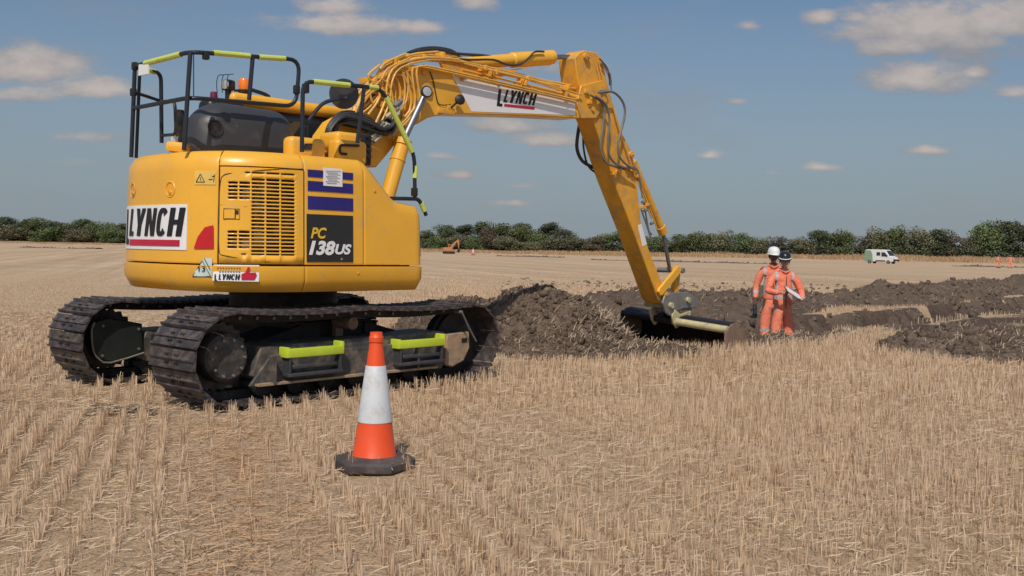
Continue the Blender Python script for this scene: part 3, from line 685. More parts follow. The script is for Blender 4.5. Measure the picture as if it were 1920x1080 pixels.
def panel(name, s0, s1, z0, z1, m=None, parent=EX, off=0., top=None, dz=.07, lip=.03, label=None, ds=.04):
    S = [s0, s0, s0+.008]+list(np.linspace(s0+.02, s1-.02, max(2, int((s1-s0)/ds))))+[s1-.008, s1, s1]
    Z = [0, 0, .006]+list(np.linspace(.02, .98, max(3, int((z1-z0)/dz))))+[.994, 1, 1]
    D = lambda i, n: (lip, .004, .0)[min(i, n-1-i)] if min(i, n-1-i) < 3 else 0
    vs = []
    for i, s in enumerate(S):
        zt = top(s) if top else z1
        for j, k in enumerate(Z):
            z = z0+(zt-z0)*k
            zi = z+(2.05-zt)*k**6 if top else z
            vs.append(surf(s, z, off-max(D(i, len(S)), D(j, len(Z))), zi))
    nz = len(Z); fs = [(i*nz+j, (i+1)*nz+j, (i+1)*nz+j+1, i*nz+j+1) for i in range(len(S)-1) for j in range(nz-1)]
    mb = MB(); mb.add(vs, fs); return P(mb, name, m or M_YEL, smooth=50, parent=parent, label=label)
def patch(name, s0, s1, z0, z1, m, off=.004, parent=EX, th=.0025):
    n = max(2, int((s1-s0)/.03)); mb = MB(); vs = []
    for i in range(n+1):
        s = s0+(s1-s0)*i/n
        for z in (z0, z1): vs += [surf(s, z, off), surf(s, z, off-th-.004)]
    for i in range(n):
        a = i*4; b2 = a+4; mb_f = [(a, b2, b2+2, a+2), (a+1, a+3, b2+3, b2+1), (a, a+1, b2+1, b2), (a+2, b2+2, b2+3, a+3)]
        mb.add([], []) if 0 else None
        mb.f += mb_f; mb.mi += [0]*4
    mb.f += [(0, 2, 3, 1), (n*4, n*4+1, n*4+3, n*4+2)]; mb.mi += [0, 0]; mb.v = [tuple(v) for v in vs]
    return P(mb, name, m, parent=parent)
def poly_patch(name, pts, m, off=.006, parent=EX):
    """flat or bent sticker from picture points on the shell"""
    q = [B(*p) for p in pts]; bm = bmesh.new(); vs = [bm.verts.new((s, z, 0)) for s, z in q]; bm.faces.new(vs)
    return bend(bm, name, m, off, parent)
def bend(bm, name, m, off, parent):
    xs = [v.co.x for v in bm.verts]; x = min(xs)+.03
    while x < max(xs):
        bmesh.ops.bisect_plane(bm, geom=bm.verts[:]+bm.edges[:]+bm.faces[:], plane_co=(x, 0, 0), plane_no=(1, 0, 0)); x += .03
    for v in bm.verts: v.co = surf(v.co.x, v.co.y, off)
    me = bpy.data.meshes.new(name); bm.to_mesh(me); bm.free(); me.materials.append(m)
    return link(bpy.data.objects.new(name, me), parent)
def text_bm(txt, bold=.02, shear=0., squeeze=1.):
    c = bpy.data.curves.new('t', 'FONT'); c.body = txt; c.offset = bold; c.fill_mode = 'FRONT'; c.shear = shear
    o = bpy.data.objects.new('t', c); link(o); bpy.context.view_layer.update()
    me = bpy.data.meshes.new_from_object(o.evaluated_get(bpy.context.evaluated_depsgraph_get()))
    bpy.data.objects.remove(o); bm = bmesh.new(); bm.from_mesh(me); bpy.data.meshes.remove(me)
    x0, x1 = min(v.co.x for v in bm.verts), max(v.co.x for v in bm.verts); y0, y1 = min(v.co.y for v in bm.verts), max(v.co.y for v in bm.verts)
    for v in bm.verts: v.co = Vector(((v.co.x-x0)/(x1-x0), (v.co.y-y0)/(y1-y0), 0))
    return bm
def _arcC():
    o = []; i_ = []
    for k in range(25):
        a = R(38+k*(360-76)/24); c, s = math.cos(a), math.sin(a)
        o.append((.5+.5*math.copysign(abs(c)**.7, c), .5+.5*math.copysign(abs(s)**.7, s))); i_.append((.5+.13*math.copysign(abs(c)**.6, c), .5+.33*math.copysign(abs(s)**.7, s)))
    o = [(min(x, .96), y) for x, y in o]
    return o+[(.62, .30)]+i_[::-1][1:-1]+[(.62, .70)]
GLY = {'L': (.60, [(0, 0), (1, 0), (1, .17), (.50, .17), (.50, 1), (0, 1)]), 'Y': (.98, [(.30, 0), (.70, 0), (.70, .40), (1, 1), (.62, 1), (.5, .64), (.38, 1), (0, 1), (.30, .40)]),
       'N': (.92, [(0, 0), (.34, 0), (.34, .56), (.62, 0), (1, 0), (1, 1), (.66, 1), (.66, .44), (.38, 1), (0, 1)]), 'C': (.84, _arcC()),
       'H': (.98, [(0, 0), (.37, 0), (.37, .41), (.63, .41), (.63, 0), (1, 0), (1, 1), (.63, 1), (.63, .58), (.37, .58), (.37, 1), (0, 1)])}
def block_bm(txt, shear=.10):
    """heavy condensed capitals drawn as polygons, filling the unit square"""
    bm = bmesh.new(); x = 0; tot = sum(GLY[c][0] for c in txt)+.13*(len(txt)-1); h = 1
    for c in txt:
        w_, pts = GLY[c]; f = bm.faces.new([bm.verts.new(((x+px*w_)/tot+shear*(py-.5)*.5, py, 0)) for px, py in pts]); x += w_+.13
    bm.normal_update(); bmesh.ops.triangulate(bm, faces=bm.faces[:]); return bm
_tb = text_bm
def text_bm(txt, bold=.02, shear=0., squeeze=1.):
    return block_bm(txt) if all(c in GLY for c in txt) and len(txt) != 2 and txt != 'C' else _tb(txt, bold, shear)
def shell_text(name, txt, s0, s1, z0, z1, m, off=.009, bold=.02, shear=0., parent=EX):
    bm = text_bm(txt, bold, shear)
    for v in bm.verts: v.co = Vector((s0+(s1-s0)*v.co.x, z0+(z1-z0)*v.co.y, 0))
    return bend(bm, name, m, off, parent)
def quad_text(name, txt, c, y, m, parent, bold=.02, shear=0.):
    """c: picture corners bl, br, tr, tl on plane y"""
    q = [M(u, v, y) for u, v in c]; bm = text_bm(txt, bold, shear)
    for v in bm.verts: a, b2 = v.co.x, v.co.y; v.co = (q[0]*(1-a)+q[1]*a)*(1-b2)+(q[3]*(1-a)+q[2]*a)*b2
    me = bpy.data.meshes.new(name); bm.to_mesh(me); bm.free(); me.materials.append(m)
    return link(bpy.data.objects.new(name, me), parent)
def plate(name, pts, y, th, m, parent=EX, bev=0., plane_fn=M, label=None):
    """flat plate with picture outline on plane y, thickness th away from the near side (+y)"""
    q = [plane_fn(u, v, y) for u, v in pts]; mb = MB(); mb.prism([(p.x, p.z) for p in q], y, y+th)
    return P(mb, name, m, bev, parent=parent, label=label)

sDoorL, sDoorR = B(409, 400)[0], B(571, 400)[0]
sSideR = B(684, 400)[0]
ZT, ZB = 2.05, 1.125
# lower skirt band all round
panel('counterweight_skirt', .02, B(571, 520)[0]-.003, .895, 1.112, label='rounded yellow lower edge of the tail')
panel('side_skirt', B(571, 520)[0]+.003, SMAX-.01, .895, 1.112)
CW = panel('counterweight', .02, sDoorL-.007, ZB, ZT, label='curved yellow tail counterweight with large lettering')
# grille door with real slots
dz0, dz1 = ZB, B(540, 316)[1]
def zpx(v): return B(560, v)[1]
cols = [(427, 445), (448, 468.5), (471.5, 496.5), (499.5, 524.5), (527.5, 553)]
rowsz = [(338.5+6.93*i, 342.6+6.93*i) for i in range(20)]
slots = []
for i, (a, c) in enumerate(rowsz):
    for j, (p0, p1) in enumerate(cols):
        if j < 2 and not (1 <= i <= 5 or 14 <= i <= 18): continue
        slots.append((B(p0, 400)[0], B(p1, 400)[0], zpx(c), zpx(a)))
for yy, cc in ((328, ((459, 468.5), *cols[2:])), (478, ((453, 462), *cols[2:]))):
    for p0, p1 in cc: slots.append((B(p0, 400)[0], B(p1, 400)[0], zpx(yy+1.6), zpx(yy-1.2)))
Sg = sorted(set([round(x, 5) for s in slots for x in s[:2]]+[round(x, 5) for x in np.linspace(sDoorL+.01, sDoorR-.006, 14)]+[sDoorL, sDoorR-.001]))
Zg = sorted(set([round(x, 5) for s in slots for x in s[2:]]+[ZB+.004, dz1-.03, dz1-.01, dz1]))
vs = [surf(s, z, .006 if (sDoorL+.008 < s < sDoorR-.004 and ZB+.003 < z < dz1-.005) else -.012) for s in Sg for z in Zg]; nz_ = len(Zg); fs = []
for i in range(len(Sg)-1):
    for j in range(nz_-1):
        sm_, zm = (Sg[i]+Sg[i+1])/2, (Zg[j]+Zg[j+1])/2
        if any(a < sm_ < b2 and c < zm < d for a, b2, c, d in slots): continue
        fs.append((i*nz_+j, (i+1)*nz_+j, (i+1)*nz_+j+1, i*nz_+j+1))
mb = MB(); mb.add(vs, fs); DOOR = P(mb, 'grille_door', M_YEL, smooth=45, fix=False, label='yellow louvred engine door with straw caught behind its slots')
so_ = DOOR.modifiers.new('s', 'SOLIDIFY'); so_.thickness = .007; so_.offset = -1
M_RAD = bpy.data.materials.new('radiator_with_chaff'); M_RAD.use_nodes = True; t = NT(M_RAD.node_tree); b = t.n['Principled BSDF']
tc = t.new('ShaderNodeTexCoord').outputs['Object']; c = t.mix(t.mrange(t.noise(tc, 6, 7, .7), .46, .66), (.014, .012, .011), (.30, .235, .17)); t.put(b, 'Base Color', c); b.inputs['Roughness'].default_value = .9
panel('radiator_screen', sDoorL-.02, sDoorR+.02, ZB-.02, dz1+.02, M_RAD, off=-.045, parent=DOOR)
for pts in ([(571, 317), (520, 317.5), (480, 320), (430, 325), (418, 329), (413, 337), (410, 370), (409, 420), (411, 470), (415, 478)], [(415, 478), (440, 483), (500, 491), (566, 496)], [(571, 318), (569, 494)]):
    mb = MB(); mb.tube([surf(*B(u, v), .003) for u, v in pts], .0055, 6, 3); P(mb, 'door_groove_line', mat('groove_shade_brown', (.09, .045, .012), .7), parent=DOOR)  # dark brown tubes stand in for the shade in the door's outline groove
# header over the door and the door latch
panel('door_header', sDoorL-.001, sDoorR-.001, dz1+.006, ZT)
q0, q1 = B(421, 409), B(440, 393); patch('latch_plate', q0[0], q1[0], q0[1], q1[1], M_YEL, .014, DOOR)
for pts in ([(419, 411), (419, 391), (449, 392), (449, 411), (419, 411)], [(441, 392), (441, 410)]):
    mb = MB(); mb.tube([surf(*B(u, v), .008) for u, v in pts], .0035, 5, 0); P(mb, 'latch_recess', mat('groove_shade_brown', (.09, .045, .012), .7), parent=DOOR)  # recess only drawn: its shaded edges are lines in the groove colour
q0, q1 = B(441, 401), B(447, 394); patch('latch', q0[0], q1[0], q0[1], q1[1], M_DARK, .013, DOOR)
mb = MB(); a, c = B(412, 383), B(462, 385); mb.tube([surf(a[0], a[1], .006), surf(c[0], a[1]-.01, .006)], .005, 6, 0); P(mb, 'pressed_crease', M_YELB, parent=DOOR)
SIDE = panel('side_door', sDoorR+.004, sSideR-.004, ZB, ZT, label='yellow side door with blue stripes and a black model plate')
# front fairing with the step down
sA, sB_, sC, sE = B(690, 400)[0], B(742, 400)[0], B(785, 400)[0], SMAX
def ftop(s): return float(np.interp(s, [sSideR, sA+.02, sB_-.02, sB_+.04, sC, SMAX-.55, SMAX], [2.05, 2.02, 1.735, 1.70, 1.67, 1.58, 1.58]))
FAIR = panel('front_fairing', sSideR+.004, SMAX-.02, ZB, 2.0, top=ftop, label='yellow stepped toolbox at the front right corner', ds=.025)
# caps
mb = MB(); ss = [s for s in np.linspace(.75, sA, 70)]
ring = [surf(s, 2.048, 0, 2.05) for s in ss]; mb.add(ring, [tuple(range(len(ring)))]); P(mb, 'hood_top', M_YEL, smooth=0)
mb = MB(); ss = list(np.linspace(sA, SMAX-.03, 30)); vs = []
for s in ss: p = surf(s, ftop(s)-.004, -.05); vs += [p, Vector((min(p.x, xf-.05), max(p.y, -.44), p.z))]
mb.add(vs, [(2*i, 2*i+1, 2*i+3, 2*i+2) for i in range(len(ss)-1)]); P(mb, 'toolbox_lid', M_YEL, smooth=60)
mb = MB(); mb.prism([(-.1, .95), (xf-.06, .95), (xf-.06, 1.55), (.42, 1.60), (.12, 2.0), (-.1, 2.0)], -.46, -.42); P(mb, 'bay_wall', M_YEL)
# dark core
mb = MB(); ss = np.linspace(.05, SMAX-.05, 90); lo = [surf(s, .96, -.10, 1.2) for s in ss]
ztp = lambda s: min(1.97, ftop(s)-.06) if s > sSideR else 1.97
hi = [Vector((p.x, p.y, ztp(s))) for p, s in zip(lo, ss)]; n = len(lo)
mb.add(lo+hi, [(i, i+1, n+i+1, n+i) for i in range(n-1)]); mb.add([p-Vector((0, 0, .02)) for p in lo], [tuple(range(n))]); P(mb, 'inner_frame', M_DARK)
mb = MB(); mb.box((.15, -.12, 1.02), (1.25, .56, .10)); mb.box((-.45, .2, 1.5), (.5, 1.2, .9)); P(mb, 'deck_frame', M_DARK)
# small details on the tail: lifting eye pockets, lifting lug
for (u, v, r_) in ((316, 355, .055), (246, 357, .055)):
    s, z = B(u, v); n_ = onrm(s); c0 = surf(s, z, .0)
    mb = MB(); ax = Vector((n_[0], n_[1], 0)); mb.lathe([(.0, -.03), (r_*.75, -.03), (r_, .004), (r_*1.15, .008), (r_*1.3, 0)], c0, 20, ax); mb.cyl(c0-ax*.03+Vector((0, 0, -.02)), c0+ax*.012+Vector((0, 0, -.028)), .018); P(mb, 'lifting_pocket', M_YELB, parent=CW)
s, z = B(292, 283); p = surf(s, 2.04, -.10)
mb = MB(); mb.box((0, 0, 0), (.16, .30, .09), bev=.035); o = P(mb, 'tail_lamp_cowl', M_YEL, parent=EX); o.location = p+Vector((.02, .0, .055)); o.rotation_euler = (0, R(6), R(-42))
# reflector
poly_patch('tail_reflector', [(364, 466), (371, 444), (384, 426), (400, 422), (401, 466)], M_REFL, .010, CW)
# lettering plate on the tail
s1p, zt_ = B(350, 383); _, zb_ = B(350, 469); s0p = s1p-1.32
patch('name_plate', s0p, s1p, zb_, zt_, M_WHITE, .006, CW)
sR_, _ = B(344, 400); sL_, _ = B(244.5, 400)
hgt = zt_-zb_
shell_text('lettering', 'LYNCH', sL_, sR_, zb_+hgt*.30, zb_+hgt*.93, M_INK, .012, .035, .14, CW)
patch('lettering', sL_-.005, sR_-.04, zb_+hgt*.08, zb_+hgt*.22, M_RED, .011, CW)
shell_text('lettering', 'L', sL_-.135, sL_-.03, zb_+hgt*.10, zb_+hgt*.93, M_INK, .012, .03, .1, CW)
# warning stickers
q0, q1 = B(363, 346), B(403, 321); patch('warning_sticker', q0[0], q1[0], q0[1], q1[1], mat('pale_yellow_vinyl', (.74, .50, .12), .5), .005, CW)
mb = MB()
for grp in ((((366, 341), (382, 341)), ((382, 341), (374, 326)), ((374, 326), (366, 341)), ((374, 338), (374, 332))), (((390, 336), (397, 336)), ((399, 341), (401, 327)), ((396, 331), (401, 329)))):
    mb = MB()
    for a, c in grp: A_, C_ = B(*a), B(*c); mb.tube([surf(*A_, .008), surf(*C_, .008)], .0028, 5, 0)
    P(mb, 'warning_symbol', M_INK, parent=CW)
# triangular sticker and thumbs-up sticker on the skirt
poly_patch('triangle_sticker', [(363, 519), (378, 490), (384, 484), (398, 484), (399, 519)], mat('pale_green_vinyl', (.50, .60, .56), .5), .007)
mb = MB()
for a, c in (((364, 518), (397, 518)), ((364, 518), (380, 489)), ((397, 518), (380, 489)), ((384, 485), (396, 505))):
    A_, C_ = B(*a), B(*c); mb.tube([surf(*A_, .009), surf(*C_, .009)], .003, 5, 0)
P(mb, 'sticker_outline', M_INK)
q0, q1 = B(375, 509), B(387, 499); shell_text('lettering', '13', q0[0], q1[0], q0[1], q1[1], M_INK, .011, .01)
poly_patch('hire_sticker', [(400, 526), (485, 528), (486, 497), (401, 496)], M_WHITE, .007)
q0, q1 = B(412, 524), B(450, 514); shell_text('lettering', 'LYNCH', q0[0], q1[0], q0[1], q1[1], M_INK, .011, .035, .2)
q0, q1 = B(404, 526), B(409, 514); shell_text('lettering', 'L', q0[0], q1[0], q0[1], q1[1], M_INK, .011, .02, .1)
poly_patch('thumb_symbol', [(453, 525), (453, 514), (460, 511), (465, 500), (469, 502), (467, 511), (479, 511), (481, 515), (477, 525)], M_RED, .010)
M_INKG = mat('grey_print', (.30, .30, .32), .6)
mb = MB()
for (u0, u1, v) in ((408, 449, 501), (412, 448, 508)):
    k = u0
    while k < u1:
        A_, C_ = B(k, v), B(k+3, v); mb.tube([surf(*A_, .009), surf(*C_, .009)], .0045, 4, 0); k += 5
P(mb, 'fine_print', M_INKG)
# stripes and model plate
for (v0, v1) in ((317, 331), (338, 357), (366, 391)):
    z1_, z0_ = B(620, v0+3.5)[1], B(620, v1+3)[1]
    patch('blue_stripe', B(579, 350)[0], B(664, 350)[0], z0_, z1_, M_BLUE, .005, SIDE)
zA, zC = B(576, 401)[1], B(575, 491)[1]; sP0, sP1 = B(575.5, 450)[0], B(662, 450)[0]
patch('model_plate', sP0, sP1, zC, zA, M_SIGN, .007, SIDE)
M_YINK = mat('yellow_ink', (.78, .48, .03), .5)
def bt(txt, u0, v1, u1, v0, m, bold=.03, shear=.25):
    a, c = B(u0, v1), B(u1, v0); shell_text('lettering', txt, a[0], c[0], a[1], c[1], m, .013, bold, shear, SIDE)
bt('PC', 582, 447, 612, 427, M_YINK); bt('138', 578, 478, 628, 452, M_WHITE, .045); bt('US', 627, 477, 658, 458, M_WHITE, .04)
q0, q1 = B(608, 348), B(644, 317); patch('paper_notice', q0[0], q1[0], q0[1], q1[1], M_WHITE, .009, SIDE)
mb = MB()
for i in range(8):
    v = 320+i*3.3; A_, C_ = B(612+(i % 3)*2, v), B(640-(i*5) % 9, v+.8); mb.tube([surf(*A_, .0115), surf(*C_, .0115)], .0018, 4, 0)
P(mb, 'fine_print', M_INKG, parent=SIDE)
# bolts, marker
for (u, v) in ((670, 512), (640, 486), (705, 358)):
    s, z = B(u, v); mb = MB(); n_ = onrm(s); ax = Vector((n_[0], n_[1], 0)); mb.lathe([(.012, 0), (.012, .006), (0.004, .009)], surf(s, z, 0), 10, ax); P(mb, 'bolt', M_YELB)
poly_patch('side_marker', [(793, 480), (798, 480), (798, 452), (794, 452)], mat('brown_marker', (.35, .15, .03), .4), .01)
mb = MB(); a, c = B(730, 499), B(797, 499)
# ---- grey engine cover and cab
def rbox(name, lo, hi, bev, m, seg_=5, parent=EX, warp=None, label=None):
    bm = bmesh.new(); bmesh.ops.create_cube(bm, size=1.); lo, hi = V3(lo), V3(hi)
    for v in bm.verts: v.co = Vector([(lo[i]+hi[i])/2+v.co[i]*(hi[i]-lo[i]) for i in range(3)])
    bmesh.ops.bevel(bm, geom=bm.edges[:], offset=bev, segments=seg_, affect='EDGES', profile=.5)
    if warp:
        for v in bm.verts: v.co = warp(v.co)
    me = bpy.data.meshes.new(name); bm.to_mesh(me); bm.free(); me.materials.append(m)
    me.polygons.foreach_set('use_smooth', [True]*len(me.polygons)); me.set_sharp_from_angle(angle=R(50))
    o = link(bpy.data.objects.new(name, me), parent)
    if label: o['label'] = label
    return o
COV = rbox('engine_cover', (-1.03, -.33, 1.95), (-.02, .10, 2.53), .19, M_GREY, 8, warp=lambda c: Vector((c.x*(1-.0)+(.10 if c.z > 2.3 and c.x < -.6 else 0)*(c.z-2.3)/.2, c.y+(c.z-2.0)*.10, c.z-max(0, (c.x+.3))*.12)), label='rounded grey plastic cover on top of the engine hood')
p = M(405, 240, -.31); mb = MB(); ax = Vector((0, -1, .15)).normalized(); mb.lathe([(.0, -.035), (.045, -.035), (.062, .004), (.070, .006), (.075, -.002)], p+Vector((0, .005, 0)), 20, ax); P(mb, 'exhaust_outlet', M_DARK, parent=COV)
CAB = rbox('cab', (-.40, .24, .95), (1.08, 1.06, 2.60), .07, M_NAVY, 3, label='dark glazed operator cab behind the hood')
def wpane(x0, x1, z0, z1): mb = MB(); mb.box(((x0+x1)/2, .237, (z0+z1)/2), (x1-x0, .012, z1-z0)); P(mb, 'window', M_GLASS, .004, parent=CAB)
wpane(-.02, .36, 1.95, 2.5); wpane(.41, .98, 1.5, 2.5); rbox('air_intake', (-.80, -.02, 1.95), (-.41, .20, 2.58), .06, M_NAVY, 3)
mb = MB(); mb.box((1.078, .65, 2.0), (.012, .62, 1.0)); P(mb, 'window', M_GLASS, parent=CAB); mb = MB(); mb.box((-.402, .65, 2.3), (.012, .6, .45)); P(mb, 'window', M_GLASS, parent=CAB)
rbox('cab_roof', (-.44, .20, 2.57), (1.12, 1.08, 2.70), .055, M_YEL, 4, parent=CAB, warp=lambda c: Vector((c.x+max(0, c.y-.26)*.8*(1 if c.x < .3 else 0), c.y, c.z)))
mb = MB(); mb.tube([(.0, .23, 2.16), (.3, .225, 2.22), (.45, .23, 2.28)], .012, 6); P(mb, 'wiper', M_ROD, parent=CAB)
# beacon and roof lamp
p = M(458, 165, .30)
mb = MB(); mb.lathe([(.05, 0), (.06, .015), (.06, .03)], p+Vector((0, 0, -.05)), 20); BE = P(mb, 'beacon', M_BLACK, label='amber rotating beacon on the cab roof')
mb = MB(); mb.lathe([(.052, .03), (.056, .05), (.056, .115), (.045, .135), (.0, .14)], p+Vector((0, 0, -.05)), 20); P(mb, 'lens', M_ORANGE, parent=BE)
p = M(428, 160, .32)
mb = MB(); mb.box((0, 0, 0), (.10, .10, .10), bev=.025); mb.box((0, 0, -.09), (.04, .04, .10)); WL = P(mb, 'work_lamp', M_BLACK, parent=EX); WL.location = p; WL.rotation_euler = (0, 0, R(20))
mb = MB(); mb.lathe([(.0, 0), (.042, 0), (.042, .008), (0, .014)], (-.05, -.0, 0), 16, Vector((-1, -.3, 0))); P(mb, 'lens', M_LENS, parent=WL)
mb = MB()
for a in (-.06, .0, .06): mb.tube([(-.08, a, -.08), (-.09, a, 0), (-.07, a, .08), (0, a, .10)], .004, 5)
P(mb, 'wire_guard', M_NAVY, parent=WL)
mb = MB(); mb.tube([M(470, 168, .3), M(495, 176, .3), M(505, 182, .3)], .018, 6); mb.tube([M(440, 170, .3), M(470, 168, .3)], .012, 6); P(mb, 'roof_cable', M_BLACK)
mb = MB(); q = M(401, 182, .1); mb.lathe([(.03, -.04), (.035, 0), (.03, .045), (0, .05)], q, 12); P(mb, 'red_cap', mat('plum_plastic', (.16, .02, .07), .4))
mb = MB(); mb.tube([M(363, 100, .3), M(363, 185, .3)], .005, 6, 0); P(mb, 'aerial', M_BLACK)
# white labels by the ladder and the cab back
for (u0, v0, u1, v1, y) in ((354, 224, 371, 237, .0), (322, 256, 334, 271, .1)):
    q = [M(u0, v1, y), M(u1, v1, y), M(u1, v0, y), M(u0, v0, y)]; mb = MB(); mb.prism([(a.x, a.z) for a in q], y, y+.01); P(mb, 'white_label', M_WHITE)
mb = MB(); q = M(337, 240, .15); mb.box((q.x, .15, q.z-.05), (.06, .05, .42), bev=.01); mb.box((q.x+.10, .15, q.z-.1), (.08, .05, .34), bev=.01); P(mb, 'air_filter_bracket', M_DARK)
# ---- yellow humps between the hood and the boom
def hump(name, u0, v0, u1, v1, y, dep, bev, m=M_YEL):
    a, c = M(u0, v1, y), M(u1, v0, y); return rbox(name, (a.x, y, a.z-.06), (c.x, y+dep, c.z), bev, m, 4)
HU = hump('filler_cover', 545, 261, 614, 290, -.80, .15, .05)
plate('latch', [(568, 281), (572, 269), (586, 269), (584, 281)], -.806, .012, M_DARK, HU)
HU2 = hump('filler_cover', 632, 266, 690, 292, -.72, .16, .04)
a_ = [(637, 272), (673, 273), (672, 289), (637, 288)]
mb = MB(); mb.rail([M(*a_[1], -.735), M(*a_[0], -.735), M(*a_[3], -.735), M(650, 289, -.735)], .012, .03); P(mb, 'grab_handle', M_BLACK, parent=HU2)
rbox('boom_foot_guard', M(632, 268, -.62)-Vector((0, 0, .05)), M(680, 250, -.62)+Vector((0, .3, .0)), .05, M_YEL, 4)
mb = MB(); q = M(690, 270, -.55); mb.box((q.x, -.42, q.z-.05), (.12, .22, .30), bev=.02)
for i in range(4): mb.cyl(q+Vector((.0, -.0, .06-.06*i)), q+Vector((.0, -.03, .06-.06*i)), .022, n=10)
P(mb, 'valve_block', M_DARK)

# ---- handrails
RR = .0185
def rail(name, pts, sleeves=(), bend=.10, r=RR):
    mb = MB(); mb.rail(pts, r, bend); o = P(mb, name, M_NAVY)
    for a, c in sleeves:
        mb = MB(); mb.tube([a, c], r+.006, 10, 0); P(mb, 'reflective_sleeve', M_LIME, parent=o)
    return o
yr = -.50
C_t, C_b, D_t, D_b = M(357, 97, yr), M(345, 282, yr), M(474, 106, yr), M(467, 187, yr)
A_t, A_b = MXp(253, 124, -1.22), MXp(246, 295, -1.22)
B_t, B_b = M(298, 137, .70), M(303, 268, .70)
E1, E2, E3 = M(562, 112, yr), M(555, 200, yr), M(380, 181, yr)
lerp = lambda a, c, t_: a+(c-a)*t_
rail('handrail', [A_t, C_t, D_t, E1, E2, M(355, 183, yr), MXp(250, 203, -1.22)], [(lerp(A_t, C_t, .20), lerp(A_t, C_t, .84)), (M(400, 99, yr), M(468, 105, yr)), (M(485, 107, yr), M(534, 110, yr))], .12)
rail('handrail_post', [A_b, A_t]); rail('handrail_post', [A_b+Vector((.06, .03, 0)), A_t+Vector((.06, .03, -.0))], r=.015)
rail('handrail_post', [C_b, C_t]); rail('handrail_post', [D_b, D_t])
rail('handrail', [A_t, B_t+Vector((.02, 0, .0)), B_b], [(lerp(A_t, B_t, .45), lerp(A_t, B_t, .82))], .08)
rail('handrail', [MXp(252, 173, -1.22), M(303, 190, .70), M(328, 190, .35), M(330, 252, .35), M(303, 254, .70)], (), .07, .015)
for q in (A_t, MXp(250, 173, -1.22), M(386, 104, yr)):
    mb = MB(); mb.box(q, (.05, .05, .07), bev=.012); P(mb, 'rail_clamp', M_BLACK)
q = [MXp(259, 142, -1.24), MXp(278, 138, -1.24), MXp(278, 120, -1.24), MXp(260, 121, -1.24)]
mb = MB(); mb.add([*q, *[a+Vector((.012, 0, 0)) for a in q]], [(0, 1, 2, 3), (7, 6, 5, 4), (0, 4, 5, 1), (1, 5, 6, 2), (2, 6, 7, 3), (3, 7, 4, 0)]); P(mb, 'rail_notice', M_WHITE)
yf = -.98
F = [M(566, 285, yf), M(568, 152, yf), M(681, 162, yf), M(716, 167, yf), M(777, 290, yf), M(778, 374, yf)]
rail('front_handrail', F, [(M(587, 153, yf), M(655, 160, yf)), (M(691, 163, yf), M(708, 165, yf)), (M(724, 182, yf), M(773, 285, yf)), (M(779, 311, yf), M(778, 334, yf))], .10)
rail('handrail_post', [M(683, 162, yf), M(670, 268, yf)])
rail('handrail_foot', [M(732, 372, yf), M(785, 373, yf), M(794, 390, yf), M(799, 404, yf)], [(M(790, 380, yf), M(796, 396, yf))], .05)
for q in (M(777, 360, yf), M(573, 166, yf-.01), M(556, 168, yr)):
    mb = MB(); mb.box(q, (.05, .05, .08), bev=.012); P(mb, 'rail_clamp', M_BLACK)
# mirror
p = M(645, 176, -.9); mb = MB(); ax = (Vector((CAMH*0, 0, 0))-Vector((.35, .9, .1))).normalized()
mb.lathe([(0, -.03), (.095, -.028), (.125, -.012), (.133, 0), (.131, .008), (.0, .012)], p, 32, ax); MR = P(mb, 'mirror', M_GREY, label='round convex mirror seen from its grey back')
mb = MB(); mb.rail([M(570, 236, -.93), M(606, 191, -.93), M(640, 185, -.96), M(650, 184, -.98)], .017, .08); mb.box(M(645, 182, -.97), (.10, .03, .04), bev=.01); P(mb, 'mirror_arm', M_NAVY, parent=MR)

# ---- boom
yn, yw = -.27, .32
BP = [(628, 300), (706, 314), (730, 285), (753, 256), (775, 236), (786, 231), (803, 221), (836, 213), (1000, 217), (1085, 222), (1105, 219), (1117, 209), (1119, 196), (1112, 184), (1080, 178), (960, 156), (850, 137), (800, 124), (775, 121), (748, 130), (725, 147), (700, 175), (676, 205), (640, 225), (622, 250), (612, 285)]
BOOM = plate('boom', BP, yn, yw, M_YEL, bev=.012, label='bent yellow boom with a white lettered panel on its side')
plate('name_plate', [(848, 141), (1078, 186), (1079, 216), (884, 209)], yn-.003, .003, M_WHITE, BOOM)
for pts in ([(612, 285), (706, 314), (753, 256), (740, 262), (700, 296)],): pass
yd = yn-.006
quad_text('lettering', 'LYNCH', [(945, 191.5), (1003, 198), (1006, 175), (949, 167.5)], yd, M_INK, BOOM, .035, .0)
quad_text('lettering', 'L', [(931.5, 198.5), (942, 200), (945, 168), (935, 167)], yd, M_INK, BOOM, .02, .0)
plate('lettering', [(946, 194.5), (1003, 200.5), (1002, 205.5), (945.5, 199.5)], yd, .003, M_RED, BOOM)
mb = MB()
for (u, v, r_) in ((1108, 205, .055), (800, 168, .07)):
    mb = MB(); q = M(u, v, yn); mb.cyl((q.x, yn-.02, q.z), (q.x, yn+yw+.02, q.z), r_, n=20); mb.cyl((q.x, yn-.04, q.z), (q.x, yn-.02, q.z), r_*.5, n=12); P(mb, 'pivot_pin', M_YELB, parent=BOOM)
